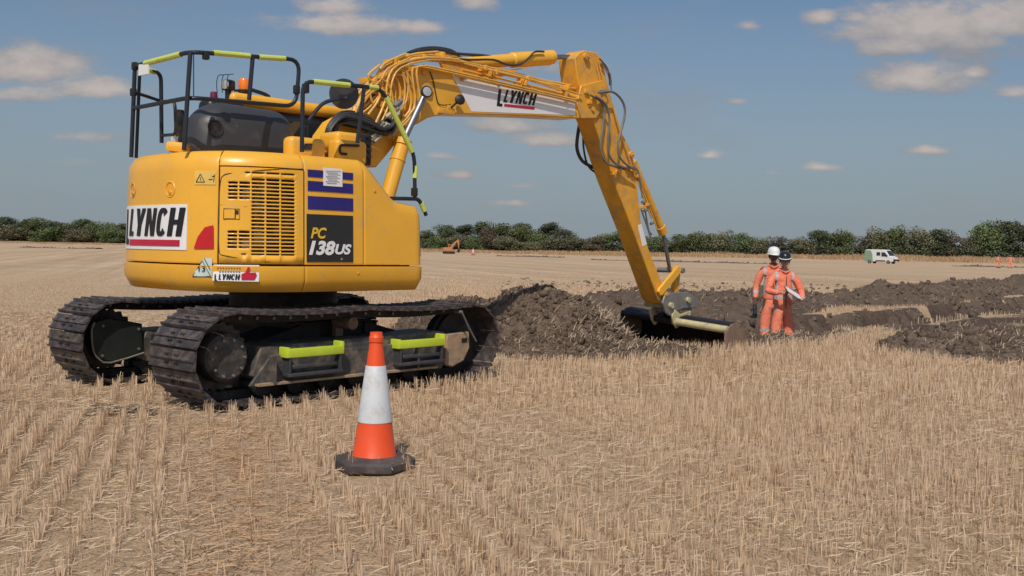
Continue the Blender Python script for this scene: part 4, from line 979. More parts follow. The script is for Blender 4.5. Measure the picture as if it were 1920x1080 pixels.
# lamps on the boom
q = M(800, 172, yn-.22); mb = MB(); ax = Vector((-.3, -1, .1)).normalized(); mb.lathe([(0, -.05), (.045, -.045), (.058, -.01), (.060, .012), (.05, .014)], q, 20, ax); WL2 = P(mb, 'work_lamp', M_BLACK, parent=BOOM)
mb = MB(); mb.lathe([(.0, .015), (.046, .012), (.046, .016), (0, .026)], q, 20, ax); P(mb, 'lens', M_LENS, parent=WL2)
q = M(862, 187, yn-.08); mb = MB(); mb.lathe([(0, -.04), (.04, -.035), (.056, 0), (.056, .015), (.03, .035), (0, .04)], q, 18, Vector((-.2, -1, .15)).normalized()); mb.tube([q, M(850, 198, yn-.04), M(842, 206, yn)], .012, 6); WL3 = P(mb, 'horn_lamp', M_BLACK, parent=BOOM)
mb = MB(); mb.tube([M(806, 134, yn-.01), M(812, 150, yn-.01), M(818, 180, yn-.01), M(824, 196, yn-.01), M(845, 196, yn-.02)], .006, 5); P(mb, 'lamp_cable', M_BLACK, parent=BOOM)
mb = MB()
for (u0, v0, u1, v1) in ((790, 122, 798, 140), (820, 205, 850, 212), (836, 198, 846, 206), (862, 145, 868, 152)):
    mb = MB(); a, c = M(u0, v1, yn), M(u1, v0, yn); mb.box(((a.x+c.x)/2, yn-.012, (a.z+c.z)/2), (abs(c.x-a.x), .026, abs(c.z-a.z)), bev=.005); P(mb, 'bracket', M_YELB, parent=BOOM)
# boom cylinders
def cyl(name, a, c, e, rb, rr_, y, lab=None, m=M_YEL):
    a, c, e = M(*a, y), M(*c, y), M(*e, y); d = (c-a).normalized()
    mb = MB(); mb.cyl(a, c, rb, n=24); mb.cyl(c-d*.05, c+d*.012, rb*1.16, n=24); mb.cyl(a+d*.02, a+d*.07, rb*1.1, n=24); mb.cyl(c-d*.22, c-d*.20, rb*1.08, n=24)
    o = P(mb, name, m, .004, label=lab); mb = MB(); mb.cyl(c, e, rr_, n=16); P(mb, 'rod', M_CHROME, parent=o)
    mb = MB(); mb.lathe([(rr_*1.2, -.05), (rr_*1.7, -.02), (rr_*1.7, .03), (rr_*1.2, .05)], e, 16, Vector((0, 1, 0))); P(mb, 'rod_eye', M_STEEL, parent=o); return o
cyl('boom_cylinder', (716, 405), (756, 264), (799, 172), .075, .034, yn-.10); cyl('boom_cylinder', (716, 405), (756, 264), (799, 172), .075, .034, yn+yw+.10)
yc = yn+yw/2
mb = MB(); mb.cyl(M(958, 113, yc), M(1032, 108, yc), .088, n=24); mb.build('cylinder_head', M_YEL, BOOM, .02)
o = cyl('arm_cylinder', (835, 122), (1034, 107), (1088, 107), .072, .030, yc, 'yellow cylinder lying along the top of the boom')
plate('cylinder_bracket', [(835, 140), (825, 118), (850, 104), (905, 122), (955, 130), (1000, 126), (960, 134), (930, 150)], yc-.09, .02, M_YELB, BOOM)
mb = MB(); mb.tube([M(*q, yc-.10) for q in ((792, 98), (842, 108), (880, 112), (925, 112), (950, 121), (975, 121), (992, 108), (1003, 97), (1020, 97))], .012, 6); mb.tube([M(*q, yc-.02) for q in ((770, 98), (820, 92), (850, 100), (905, 104), (930, 108))], .016, 6); P(mb, 'hydraulic_hose', M_HOSE, parent=BOOM)
# pipework over the boom bend
PP = []
PZ = [[(668, 200), (690, 165), (730, 130), (775, 110), (830, 110), (905, 128), (960, 140), (1084, 180)],
      [(661, 212), (684, 172), (724, 134), (770, 106), (826, 104), (900, 122), (1000, 146), (1086, 172)],
      [(700, 240), (722, 190), (727, 150), (745, 122), (800, 108), (862, 112)], [(712, 245), (745, 210), (750, 165), (737, 130), (765, 104), (820, 97)],
      [(722, 252), (768, 208), (766, 160), (752, 128), (778, 112), (828, 116)], [(735, 254), (785, 200), (781, 140), (790, 124), (850, 134), (1080, 187)],
      [(664, 190), (700, 150), (742, 112), (790, 97), (850, 104), (890, 116)], [(655, 220), (668, 180), (705, 143), (720, 120), (760, 101)],
      [(690, 215), (712, 182), (702, 158), (690, 142), (712, 122)], [(740, 250), (756, 215), (736, 178), (722, 160), (720, 140)], [(676, 214), (698, 196), (716, 168), (712, 148)],
      [(738, 196), (732, 166), (716, 148), (700, 150), (694, 176), (700, 196)], [(668, 168), (700, 172), (728, 196), (732, 214)], [(728, 238), (756, 196), (758, 150), (744, 140), (716, 160)], [(680, 190), (704, 168), (728, 176), (744, 214)]]
PZ += [[(u+dx, v+dy) for u, v in PZ[j]] for j, dx, dy in ((0, -5, -5), (1, 5, 6), (2, 8, 4), (3, -9, 5), (4, 7, -4), (7, 8, 8), (9, -10, 4), (13, 6, -8), (5, -8, 2), (14, 4, 10))]
for i, pts in enumerate(PZ):
    y = yn-.03-.022*(i % 3) if i not in (0, 1, 6) else yn+.06+.05*(i % 4)
    mb = MB(); mb.tube([M(u, v, y) for u, v in pts], .0125 if i < 9 else .010, 7); PP.append(P(mb, 'hydraulic_pipe', M_PIPE, parent=BOOM))
for (u0, v0, u1, v1, dy) in ((850, 140, 1080, 191, -.03), (858, 136, 1082, 186, -.005), (866, 131, 1084, 181, .03), (905, 132, 1086, 168, .08), (905, 129, 1088, 163, .13)):
    mb = MB(); mb.tube([M(u0, v0, yn+dy), M((u0+u1)/2, (v0+v1)/2, yn+dy), M(u1, v1, yn+dy)], .0125, 7); P(mb, 'hydraulic_pipe', M_PIPE, parent=BOOM)
for (u, v) in ((825, 104), (925, 136), (985, 148), (1060, 164), (980, 156), (735, 116), (690, 150), (742, 120), (790, 108), (708, 196), (730, 140), (1056, 178), (905, 128)):
    q = M(u, v, yn); mb = MB(); mb.box((q.x, yn+.03, q.z), (.035, .19, .06), bev=.006); P(mb, 'pipe_clamp', M_YELB, parent=BOOM)
mb = MB()
for (u, v) in ((738, 197), (749, 192), (742, 208), (728, 222), (735, 232), (752, 200), (722, 240), (712, 232), (744, 220)):
    mb = MB(); q = M(u, v, yn-.04); mb.cyl(q-Vector((.03, 0, .03)), q+Vector((.03, 0, .035)), .021, n=6); P(mb, 'pipe_coupling', M_STEEL, parent=BOOM)
mb = MB()
for i in range(9):
    y = yn-.06-.035*(i % 4)+.02*(i//4); j = i*2.6; k = rng.uniform(-4, 4, 8)
    mb.tube([M(612+j*.8, 262, y), M(614+j*.9, 238-j*.1+k[0], y), M(632+j*.7+k[1], 214+j*.9, y), M(662+k[2], 210+j*1.3, y), M(694+k[3], 222+j*1.1, y), M(716+k[4], 236+j*.7, y), M(736+k[5]*.5, 226+j*1.2, y), M(742+k[6]*.5, 205+j*1.5, y)], .017, 7)
for i in range(6):
    mb.tube([M(672+i*5, 258-i*2, yn-.12), M(700+i*4, 240+i*2, yn-.13), M(724+i*2, 222+i*5, yn-.10), M(740, 200+i*8, yn-.05)], .015, 7)
P(mb, 'hose_bundle', M_HOSE, parent=BOOM, label='thick bundle of black hoses sagging beside the boom foot')
for pts in ([(672, 196), (690, 178), (712, 182), (700, 200), (676, 206)], [(684, 206), (690, 186), (706, 178)]):
    mb = MB(); mb.tube([M(u, v, yn-.02) for u, v in pts], .007, 6); P(mb, 'cable', M_HOSE, parent=BOOM)
for i in range(10):
    u, v = 690+i*5.5, 262-i*7+(i % 3)*9; q = M(u, v, yn-.13); mb = MB(); mb.cyl(q, M(u+11, v-9, yn-.12), .018, n=8); mb.cyl(M(u+9, v-8, yn-.12), M(u+13, v-11, yn-.12), .024, n=6); P(mb, 'hose_fitting', M_STEEL if i % 2 else M_CREAM, parent=BOOM)
# top-of-bend black hoses
mb = MB(); mb.tube([M(*q, yc) for q in ((765, 100), (785, 93), (815, 90), (845, 95), (860, 105))], .02, 7); P(mb, 'hydraulic_hose', M_HOSE, parent=BOOM)

# ---- arm (dipper)
AP = [(1078, 108), (1086, 99), (1096, 94), (1118, 98), (1128, 107), (1131, 122), (1138, 150), (1144, 176), (1156, 215), (1170, 256), (1184, 283), (1188, 300), (1192, 322), (1196, 360), (1203, 428), (1222, 482), (1243, 534), (1249, 556), (1242, 570), (1234, 562), (1190, 439), (1151, 339), (1112, 224), (1094, 190), (1083, 150)]
ya = yn+.008; aw = .27
ARM = plate('arm', AP, ya, aw, M_YELB, bev=.012, label='yellow arm reaching down to the bucket')
mb = MB()
for (u, v, r_) in ((1097, 106, .045), (1244, 552, .05), (1181, 290, .04)):
    mb = MB(); q = M(u, v, ya); mb.cyl((q.x, ya-.045, q.z), (q.x, ya+aw+.045, q.z), r_, n=18); mb.cyl((q.x, ya-.06, q.z), (q.x, ya-.045, q.z), r_*.45, n=8); P(mb, 'pivot_pin', M_YELB, parent=ARM)
plate('arm_boss', [(1090, 160), (1130, 150), (1140, 190), (1118, 222), (1090, 222), (1082, 195)], ya-.03, .025, M_YELB, ARM, .008)
plate('decal', [(1196, 423), (1203, 420), (1213, 458), (1205, 462)], ya-.004, .004, M_WHITE, ARM)
mb = MB()
for pts in ([(1118, 120), (1124, 150), (1128, 176)], [(1122, 116), (1130, 150), (1134, 175)], [(1126, 118), (1140, 140), (1146, 170)]): mb.tube([M(u, v, ya-.015) for u, v in pts], .008, 6)
for pts in ([(1150, 200), (1160, 240), (1176, 285), (1190, 330)], [(1200, 345), (1222, 400), (1232, 430)], [(1196, 340), (1212, 385), (1222, 410)]): mb.tube([M(u, v, ya-.03) for u, v in pts], .011, 6)
P(mb, 'hydraulic_pipe', M_PIPE, parent=ARM)
for pts, r_, dy, mt in (([(1122, 174), (1148, 172), (1166, 188), (1172, 210), (1166, 240), (1160, 262), (1160, 290), (1174, 308), (1190, 318)], .015, -.10, M_GHOSE), ([(1106, 178), (1124, 188), (1133, 205), (1130, 240), (1126, 275), (1134, 302), (1152, 312), (1172, 318)], .014, -.07, M_GHOSE),
                    ([(1116, 180), (1136, 196), (1143, 225), (1140, 260), (1142, 290), (1156, 308), (1180, 316)], .014, -.09, M_GHOSE), ([(1128, 118), (1144, 140), (1146, 172)], .010, -.04, M_GHOSE), ([(1124, 110), (1140, 130), (1143, 160)], .008, -.03, M_HOSE),
                    ([(1088, 226), (1083, 255), (1082, 280), (1092, 302), (1112, 314)], .022, .30, M_HOSE), ([(1094, 240), (1094, 275), (1102, 310), (1120, 326)], .013, .28, M_HOSE), ([(1184, 312), (1196, 320), (1202, 350), (1204, 372)], .010, -.06, M_GHOSE),
                    ([(1202, 392), (1212, 420), (1222, 452)], .012, -.05, M_GHOSE), ([(1210, 396), (1216, 430), (1222, 440)], .010, -.04, M_ROD)):
    mb = MB(); mb.tube([M(u, v, ya+dy) for u, v in pts], r_, 8); P(mb, 'hydraulic_hose', mt, parent=ARM)
mb = MB()
for (u, v) in ((1112, 184), (1098, 172), (1104, 192), (1184, 318), (1176, 312), (1196, 330), (1204, 388), (1212, 384), (1160, 322), (1150, 325)):
    mb = MB(); q = M(u, v, ya-.03); mb.box(q, (.07, .06, .045), bev=.008); P(mb, 'hose_clamp', M_YELB, parent=ARM)
mb = MB()
for (u, v) in ((1206, 380), (1215, 386), (1210, 396), (1222, 420), (1128, 172), (1136, 174)):
    mb = MB(); q = M(u, v, ya-.04); mb.cyl(q-Vector((.025, 0, .0)), q+Vector((.03, 0, .02)), .02, n=6); P(mb, 'hose_coupling', M_STEEL, parent=ARM)
ycy = ya+aw/2
a, c, e = M(1186, 302, ycy), M(1243, 436, ycy), M(1256, 506, ycy)
mb = MB(); mb.cyl(a, c, .052, n=20); d = (c-a).normalized(); mb.cyl(c-d*.1, c+d*.015, .066, n=20); CY = P(mb, 'bucket_cylinder', M_YELB, .004)
mb = MB(); mb.cyl(c, e, .026, n=14); P(mb, 'rod', M_ROD, parent=CY)
# linkage
def bar(name, pa, pb, wd, y0, y1, m, parent=EX):
    a, c = M(*pa, y0), M(*pb, y0); d = (c-a); d.y = 0; d.normalize(); n_ = Vector((-d.z, 0, d.x))*wd; e_ = d*wd
    q = [a-n_-e_*.3, a-n_*.6-e_, a+n_*.6-e_, a+n_-e_*.3, c+n_+e_*.3, c+n_*.6+e_, c-n_*.6+e_, c-n_+e_*.3]; mb = MB(); mb.prism([(p.x, p.z) for p in q], y0, y1); return P(mb, name, m, .006, parent=parent)
bar('link_arm', (1241, 546), (1273, 507), .055, ya-.055, ya-.01, M_YEL); bar('link_arm', (1241, 546), (1273, 507), .055, ya+aw+.01, ya+aw+.055, M_YEL)
bar('bucket_link', (1272, 506), (1268, 562), .055, ya+.02, ya+.09, M_YELB); bar('bucket_link', (1272, 506), (1268, 562), .055, ya+.18, ya+.25, M_YELB)
q = M(1273, 507, ya); mb = MB(); mb.cyl((q.x, ya-.08, q.z), (q.x, ya+aw+.08, q.z), .036, n=14); P(mb, 'pivot_pin', M_STEEL)
HQ = plate('quick_hitch', [(1243, 568), (1246, 555), (1258, 549), (1290, 547), (1310, 561), (1306, 577), (1282, 578), (1266, 584), (1256, 592), (1248, 585)], ya-.05, .04, M_STEEL, bev=.008, label='grey steel quick hitch at the end of the arm')
plate('cheek', [(1243, 568), (1246, 555), (1258, 549), (1290, 547), (1310, 561), (1306, 577), (1282, 578), (1266, 584), (1256, 592), (1248, 585)], ya+aw+.01, .04, M_STEEL, HQ, .008)
a, c = M(1250, 588, ya), M(1304, 556, ya); mb = MB(); mb.box(((a.x+c.x)/2, ya+aw/2, (a.z+c.z)/2-.02), (abs(c.x-a.x)*.8, aw, .12), bev=.02); P(mb, 'hitch_body', M_STEEL, parent=HQ)
mb = MB()
for (u, v) in ((1251, 572), (1283, 562)): q = M(u, v, ya); mb = MB(); mb.cyl((q.x, ya-.09, q.z), (q.x, ya+aw+.09, q.z), .04, n=16); P(mb, 'hitch_pin', M_CREAM, parent=HQ)
# bucket: wide ditching bucket, opening towards the machine
t0 = M(1268, 606, -.33); bx, bz = t0.x, t0.z
nearE = MXp(1362, 622, bx).y; farE = MXp(1166, 594, bx).y
prof = [(0, .03), (.10, .10), (.24, .12), (.40, .05), (.50, -.10), (.50, -.27), (.40, -.40), (.20, -.47), (-.06, -.50), (-.10, -.49)]
inner = [(x-.02*(1 if x > .2 else 0), z-(.022 if z > -.2 else -.022)) for x, z in prof]
poly = [(bx+x, bz+z) for x, z in prof]+[(bx+x, bz+z) for x, z in inner[::-1]]
mb = MB(); mb.prism(poly, nearE, farE); BK = P(mb, 'bucket', M_BUCKET, .003, label='wide dark ditching bucket lying in the trench')
for y in (nearE-.02, farE): mb = MB(); mb.prism([(bx+x*1.02, bz+z*1.02) for x, z in prof], y, y+.022); P(mb, 'side_plate', M_MUDDY, parent=BK)
mb = MB(); mb.cyl((bx+.02, nearE-.005, bz+.035), (bx+.02, -.27, bz+.035), .05, n=18); P(mb, 'torque_tube', M_CREAM, parent=BK)
mb = MB(); mb.cyl((bx+.02, -.27, bz+.035), (bx+.02, farE+.005, bz+.035), .046, n=18); P(mb, 'torque_tube', M_BUCKET, parent=BK)
for y in (ya-.06, ya+aw+.03):
    mb = MB(); k = [(bx-.05, bz+.02), (bx-.09, bz+.13), (bx-.02, bz+.20), (bx+.12, bz+.13), (bx+.36, bz+.17), (bx+.36, bz+.06), (bx+.1, bz-.02), (bx+.03, bz-.06)]; mb.prism(k, y, y+.03); P(mb, 'hitch_ear', M_CREAM, .006, parent=BK)
mb = MB(); mb.box((bx-.08, (nearE+farE)/2, bz-.495), (.12, farE-nearE, .02), bev=.004); P(mb, 'cutting_edge', M_STEEL, parent=BK)
mb = MB(); mb.box((bx-.03, nearE-.03, bz-.22), (.10, .03, .50), bev=.008); P(mb, 'side_cutter', M_MUDDY, parent=BK)
for o in [BK]+list(BK.children):
    for v_ in o.data.vertices: v_.co.z += (v_.co.y+.10)*.07

# ---- undercarriage (turned 2 degrees against the body)
def U(mb, name, m, bev=0., smooth=35, parent=EX, label=None):
    o = P(mb, name, m, bev, smooth, parent, label=label)
    if parent is EX: o.rotation_euler = (0, 0, YT-YB)
    return o
M_HUB = mat('dusty_hub', (.060, .058, .056), .6, metal=.3, var=.3, dirt=(.19, .15, .12), dirt_amt=.45, dirt_scale=8, bump=.2)
GA, SW, RS, ZC = .925, .65, .355, .40
XR, XFc = -1.295, 1.315
# the belt path: rear arc, top run with a little sag, front arc, bottom run
path = []
for i in range(40): a = -math.pi/2-math.pi*i/39; path.append((XR+RS*math.cos(a), ZC+RS*math.sin(a)))
for i in range(1, 40):
    k = i/40; path.append((XR+(XFc-XR)*k, ZC+RS-.02*k-.022*abs(math.sin(k*math.pi*2))))
for i in range(40): a = math.pi/2-math.pi*i/39; path.append((XFc+(RS-.015)*math.cos(a), ZC+(RS-.015)*math.sin(a)))
for i in range(1, 40): k = i/40; path.append((XFc+(XR-XFc)*k, ZC-RS+.0*k))
path = np.array(path+[path[0]]); pl = np.r_[0, np.cumsum(np.hypot(*np.diff(path, axis=0).T))]; PL = pl[-1]
NS = 46; pit = PL/NS
def shoe_mesh():
    mb = MB(); t_ = .012; L = pit*.97
    # plate with lapped edge and three grousers (local: x along, y across, z outward)
    pr = [(-L/2, -.004), (-L/2+.004, .026), (-L/2+.018, .028), (-L/2+.024, t_), (-.006, t_-.004), (-.002, .024), (.012, .026), (.018, t_), (L/2-.004, t_-.006), (L/2, -.010), (-L/2+.02, -.004)]
    mb.prism(pr, -SW/2, SW/2)
    mb.m = 1
    for sx in (-.03, .032):
        for sy in (-.085, -.055, .055, .085): mb.cyl((sx, sy, t_-.002), (sx, sy, t_+.012), .010, n=6)
    return mb
SHM = None
for side, yc_ in (('near', -GA), ('far', GA)):
    # chain
    mb = MB()
    for k in range(NS*2):
        s = (k+.5)/(NS*2)*PL; x, z = np.interp(s, pl, path[:, 0]), np.interp(s, pl, path[:, 1]); s2 = s+.02
        dx, dz_ = np.interp(s2 % PL, pl, path[:, 0])-x, np.interp(s2 % PL, pl, path[:, 1])-z; L_ = math.hypot(dx, dz_)+1e-9; dx /= L_; dz_ /= L_
        nx, nz2 = -dz_, dx; rot = Matrix(((dx, 0, nx), (0, 1, 0), (dz_, 0, nz2)))
        for yy in (-.062, .062): mb.box((x-nx*.045, yc_+yy, z-nz2*.045), (pit*.52, .028, .07), rot)
    BELT = U(mb, 'track_belt', M_DARK, label='steel track of the side nearer the cone' if side == 'near' else 'steel track of the far side')
    for k in range(NS):
        s = (k+.5)/NS*PL; x, z = np.interp(s, pl, path[:, 0]), np.interp(s, pl, path[:, 1]); s0_, s1_ = (s-pit/2) % PL, (s+pit/2) % PL
        dx = np.interp(s1_, pl, path[:, 0])-np.interp(s0_, pl, path[:, 0]); dz_ = np.interp(s1_, pl, path[:, 1])-np.interp(s0_, pl, path[:, 1]); L_ = math.hypot(dx, dz_); dx /= L_; dz_ /= L_
        if SHM is None:
            o = shoe_mesh().build('track_shoe', [M_SHOE, M_DARK], BELT); SHM = o.data
        else: o = link(bpy.data.objects.new('track_shoe', SHM), BELT)
        nx, nz2 = -dz_, dx
        o.matrix_local = Matrix(((dx, 0, nx, x), (0, 1, 0, yc_), (dz_, 0, nz2, z), (0, 0, 0, 1)))
    sg = -1 if side == 'near' else 1
    # side frame
    mb = MB(); mb.prism([(-1.08, .24), (-1.0, .47), (1.0, .50), (1.16, .44), (1.18, .26), (1.1, .17), (-.95, .17)], yc_-.20, yc_+.20); FR = U(mb, 'track_frame', M_FRAME, .01)
    mb = MB(); y_o = yc_+sg*.20
    mb.prism([(-1.12, .165), (-1.10, .19), (-.92, .40), (.98, .42), (1.0, .19), (.98, .15)], y_o, y_o+sg*.03); P(mb, 'side_plate', M_FRAME, .004, parent=FR)
    mb = MB(); mb.box((-.1, y_o+sg*.045, .175), (1.95, .09, .018)); P(mb, 'ledge', M_DUSTY, parent=FR)
    for gx_ in (-.93, .02, .62): mb = MB(); mb.prism([(gx_-.012, .18), (gx_-.012, .40), (gx_+.012, .40), (gx_+.012, .18)], y_o, y_o+sg*.10); P(mb, 'gusset', M_FRAME, parent=FR)
    # bottom rollers and carrier roller
    for rx in np.linspace(-.95, .95, 7):
        mb = MB(); mb.lathe([(.05, -.17), (.085, -.16), (.085, -.07), (.06, -.06), (.06, .06), (.085, .07), (.085, .16), (.05, .17)], (rx, yc_, .145), 18, Vector((0, 1, 0))); P(mb, 'track_roller', M_DARK, parent=FR)
    mb = MB(); mb.lathe([(.03, -.13), (.055, -.12), (.055, .12), (.03, .13)], (.0, yc_, .61), 16, Vector((0, 1, 0))); mb.box((.0, yc_-sg*.1, .54), (.08, .05, .14)); P(mb, 'carrier_roller', M_MUDDY, parent=FR)
    # sprocket, idler
    mb = MB()
    pr = []
    for i in range(42): a = i/42*6.283; pr.append((XR+math.cos(a)*(.285 if i % 2 else .255), ZC+math.sin(a)*(.285 if i % 2 else .255)))
    mb.prism(pr, yc_-.025, yc_+.025); mb.lathe([(0, -.17), (.185, -.16), (.20, -.05), (.20, .10), (.19, .17), (.165, .195), (0, .205)], (XR, yc_+sg*0, ZC), 28, Vector((0, sg, 0))); SP = U(mb, 'drive_sprocket', M_HUB)
    mb = MB()
    for i in range(10): a = i*.628; mb.cyl((XR+math.cos(a)*.145, yc_+sg*.19, ZC+math.sin(a)*.145), (XR+math.cos(a)*.145, yc_+sg*.212, ZC+math.sin(a)*.145), .012, n=6)
    P(mb, 'hub_bolts', M_STEEL, parent=SP)
    mb = MB(); mb.lathe([(.05, -.10), (.27, -.085), (.27, -.04), (.295, -.03), (.295, .03), (.27, .04), (.27, .085), (.05, .10)], (XFc, yc_, ZC-.01), 32, Vector((0, 1, 0))); U(mb, 'front_idler', M_DARK)
    mb = MB()
    mb.prism([(1.02, .18), (1.04, .47), (1.33, .48), (1.34, .32), (1.27, .22), (1.15, .16)], yc_-.17, yc_+sg*.235 if sg > 0 else yc_+.17) if 0 else mb.prism([(1.02, .18), (1.04, .47), (1.34, .48), (1.35, .32), (1.27, .20), (1.12, .15)], yc_+sg*.14, yc_+sg*.235)
    mb.cyl((1.325, yc_-.16, ZC-.02), (1.325, yc_+.16, ZC-.02), .05, n=12); IG = U(mb, 'idler_yoke', M_DUSTY, .012)
    mb = MB(); mb.box((1.27, yc_+sg*.237, .40), (.07, .006, .04)); P(mb, 'slot', M_INK, parent=IG)
    # steps with lime treads
    for (x0, x1, zt2) in ((-.83, -.26, .47), (.36, .93, .47)):
        ys_ = yc_+sg*.335
        mb = MB(); mb.box(((x0+x1)/2, yc_+sg*.28, .235), (x1-x0-.02, .10, .03), bev=.006); mb.box((x0+.03, yc_+sg*.27, .33), (.02, .10, .22)); mb.box((x1-.03, yc_+sg*.27, .33), (.02, .10, .22)); mb.box(((x0+x1)/2, yc_+sg*.30, .30), (x1-x0-.12, .02, .035), bev=.004)
        STP = U(mb, 'boarding_step', M_GREY, .003)
        mb = MB(); mb.box(((x0+x1)/2, ys_-sg*.02, zt2-.055), (x1-x0, .030, .075), bev=.012); mb.box((x0+.012, ys_-sg*.07, zt2-.05), (.03, .12, .085), bev=.008); mb.box((x1-.012, ys_-sg*.07, zt2-.035), (.03, .12, .10), bev=.008); P(mb, 'lime_tread', M_LIMED, parent=STP)
    # inner face: motor guard
    yi = yc_-sg*.22
    if sg > 0:
        q = [MTp for MTp in [M(u, v, yi, YT) for u, v in ((173, 620), (179, 606), (197, 598), (230, 600), (267, 607), (268, 660), (207, 678), (187, 672), (176, 656))]]
        mb = MB(); mb.prism([(p_.x, p_.z) for p_ in q], yi-.0, yi+.10); MG = U(mb, 'motor_guard', mat('dark_green_grey_plate', (.018, .024, .022), .5, var=.3), .008)
        cx_, cz_ = sum(p_.x for p_ in q)/9, sum(p_.z for p_ in q)/9
        mb = MB(); ring = [Vector((cx_+(p_.x-cx_)*1.03, yi, cz_+(p_.z-cz_)*1.05)) for p_ in q]; mb.tube(ring[5:]+ring[:2], .009, 6, 2); P(mb, 'guard_rim', M_STEEL, parent=MG)
        mb = MB()
        for (u, v) in ((193, 611), (260, 617), (260, 654), (192, 667)): p_ = M(u, v, yi-.002, YT); mb = MB(); mb.cyl((p_.x, yi-.012, p_.z), (p_.x, yi, p_.z), .012, n=6); P(mb, 'bolt', M_STEEL, parent=MG)
    # bright link pins seen under the top run
    for k in range(NS):
        s = k/NS*PL; x, z = np.interp(s, pl, path[:, 0]), np.interp(s, pl, path[:, 1])
        if z > ZC+RS*.9 and -1.3 < x < 1.3: mb = MB(); mb.cyl((x, yc_-.088, z-.045), (x, yc_+.088, z-.045), .014, n=8); P(mb, 'link_pin', M_CHROME if sg > 0 else M_ROD, parent=BELT)
# centre section
mb = MB(); mb.prism([(-.55, .36), (-.45, .62), (.45, .62), (.55, .36), (.4, .32), (-.4, .32)], -.75, .75)
for sx in (-1, 1):
    for sy in (-1, 1): mb.prism([(sx*.35, .34), (sx*.95, .24), (sx*.95, .44), (sx*.35, .60)], sy*.35, sy*.78)
CB = U(mb, 'car_body', M_DARK, .01)
mb = MB(); mb.lathe([(.52, .55), (.56, .62), (.56, .70), (.50, .72), (.50, .92), (.0, .92)], (0, 0, 0), 40); U(mb, 'slew_ring', M_DARK)
mb = MB(); mb.prism([(-.7, .86), (-.75, .97), (.7, .97), (.65, .86)], -.45, .45); U(mb, 'slew_frame', M_DARK)
# chain hanging off the front
mb = MB(); a, c = M(866, 585, -1.26, YT), M(893, 640, -1.26, YT)
mb.tube([a, lerp(a, c, .5)+Vector((0, 0, -.01)), c], .009, 6); mb.cyl(a, a+Vector((0, .1, 0)), .016); U(mb, 'tie_strap', M_GHOSE)

# ================================================================== TRAFFIC CONE (near)
def ground_at(x, y): return float(ground_z(np.array([x]), np.array([y]))[0])
M_CO = mat('cone_orange', (.80, .085, .018), .42, var=.06, scale=9, dirt=(.55, .12, .05), dirt_amt=.2, dirt_scale=10)
M_CS = mat('cone_sleeve', (.60, .63, .66), .38, var=.05, scale=8, dirt=(.46, .45, .44), dirt_amt=.35, dirt_scale=10)
M_CB = mat('cone_base_rubber', (.060, .052, .052), .75, var=.25, dirt=(.13, .10, .085), dirt_amt=.4, dirt_scale=8, bump=.2)
def cone(loc, h, label, group=None, base=True):
    r = empty('traffic_cone', loc); tag(r, label, 'traffic cone', group); k = h/.77
    mb = MB()
    R0 = lambda z: (.121-(z-.075)*(.121-.032)/(.745-.075))
    z1, z2 = .265, .58
    mb.lathe([(R0(.075)+.012, .066), (R0(.075), .082), (R0(z1), z1), (R0(z2), z2), (R0(.70), .70), (.036, .712), (.041, .716), (.041, .742), (.036, .748), (.034, .77), (.026, .77), (.026, .70)], n=40)
    mb.v = [tuple(c*k for c in v) for v in mb.v]; mb.build('cone_body', M_CO, r)
    mb = MB(); mb.lathe([(R0(z1)+.001, z1-.002), (R0(z1)+.0035, z1+.002), (R0(z2)+.0035, z2-.002), (R0(z2)+.001, z2+.002)], n=40); mb.v = [tuple(c*k for c in v) for v in mb.v]; mb.build('reflective_sleeve', M_CS, r)
    mb = MB(); n = 8; vs = []; prof = [(.208, .0), (.222, .012), (.222, .050), (.208, .064), (.145, .078), (.134, .080), (.12, .070)]
    for rr, z in prof:
        for i in range(48):
            a = 2*math.pi*i/48+.3; q = abs(math.cos((a*4)))
            f = 1/max(abs(math.cos(((a) % (math.pi/3))-math.pi/6)), .01)*.93 if rr > .17 else 1
            vs.append((rr*f*math.cos(a), rr*f*math.sin(a), z))
    fs = [(i*48+j, i*48+(j+1) % 48, (i+1)*48+(j+1) % 48, (i+1)*48+j) for i in range(len(prof)-1) for j in range(48)]+[tuple(range(48))[::-1], tuple(range(48*(len(prof)-1), 48*len(prof)))]
    mb.add(vs, fs); mb.v = [tuple(c*k for c in v) for v in mb.v]; mb.build('cone_base', M_CB, r, .003, smooth=30)
    return r
cc = ray(703, 640); Yc_ = 5.75
CN = cone((ray(703, 760).x/ray(703, 760).y*Yc_, Yc_, .005), .79, 'orange and white traffic cone on a black rubber base in the near stubble'); CN.rotation_euler = (R(.4), R(.25), 0)
dfar = ray(887, 478); kk = -CAMH/dfar.z
cone((dfar.x*175, dfar.y*175, ground_at(dfar.x*175, dfar.y*175)), 1.3, 'tiny pale orange cone far across the field, right of the small distant digger')

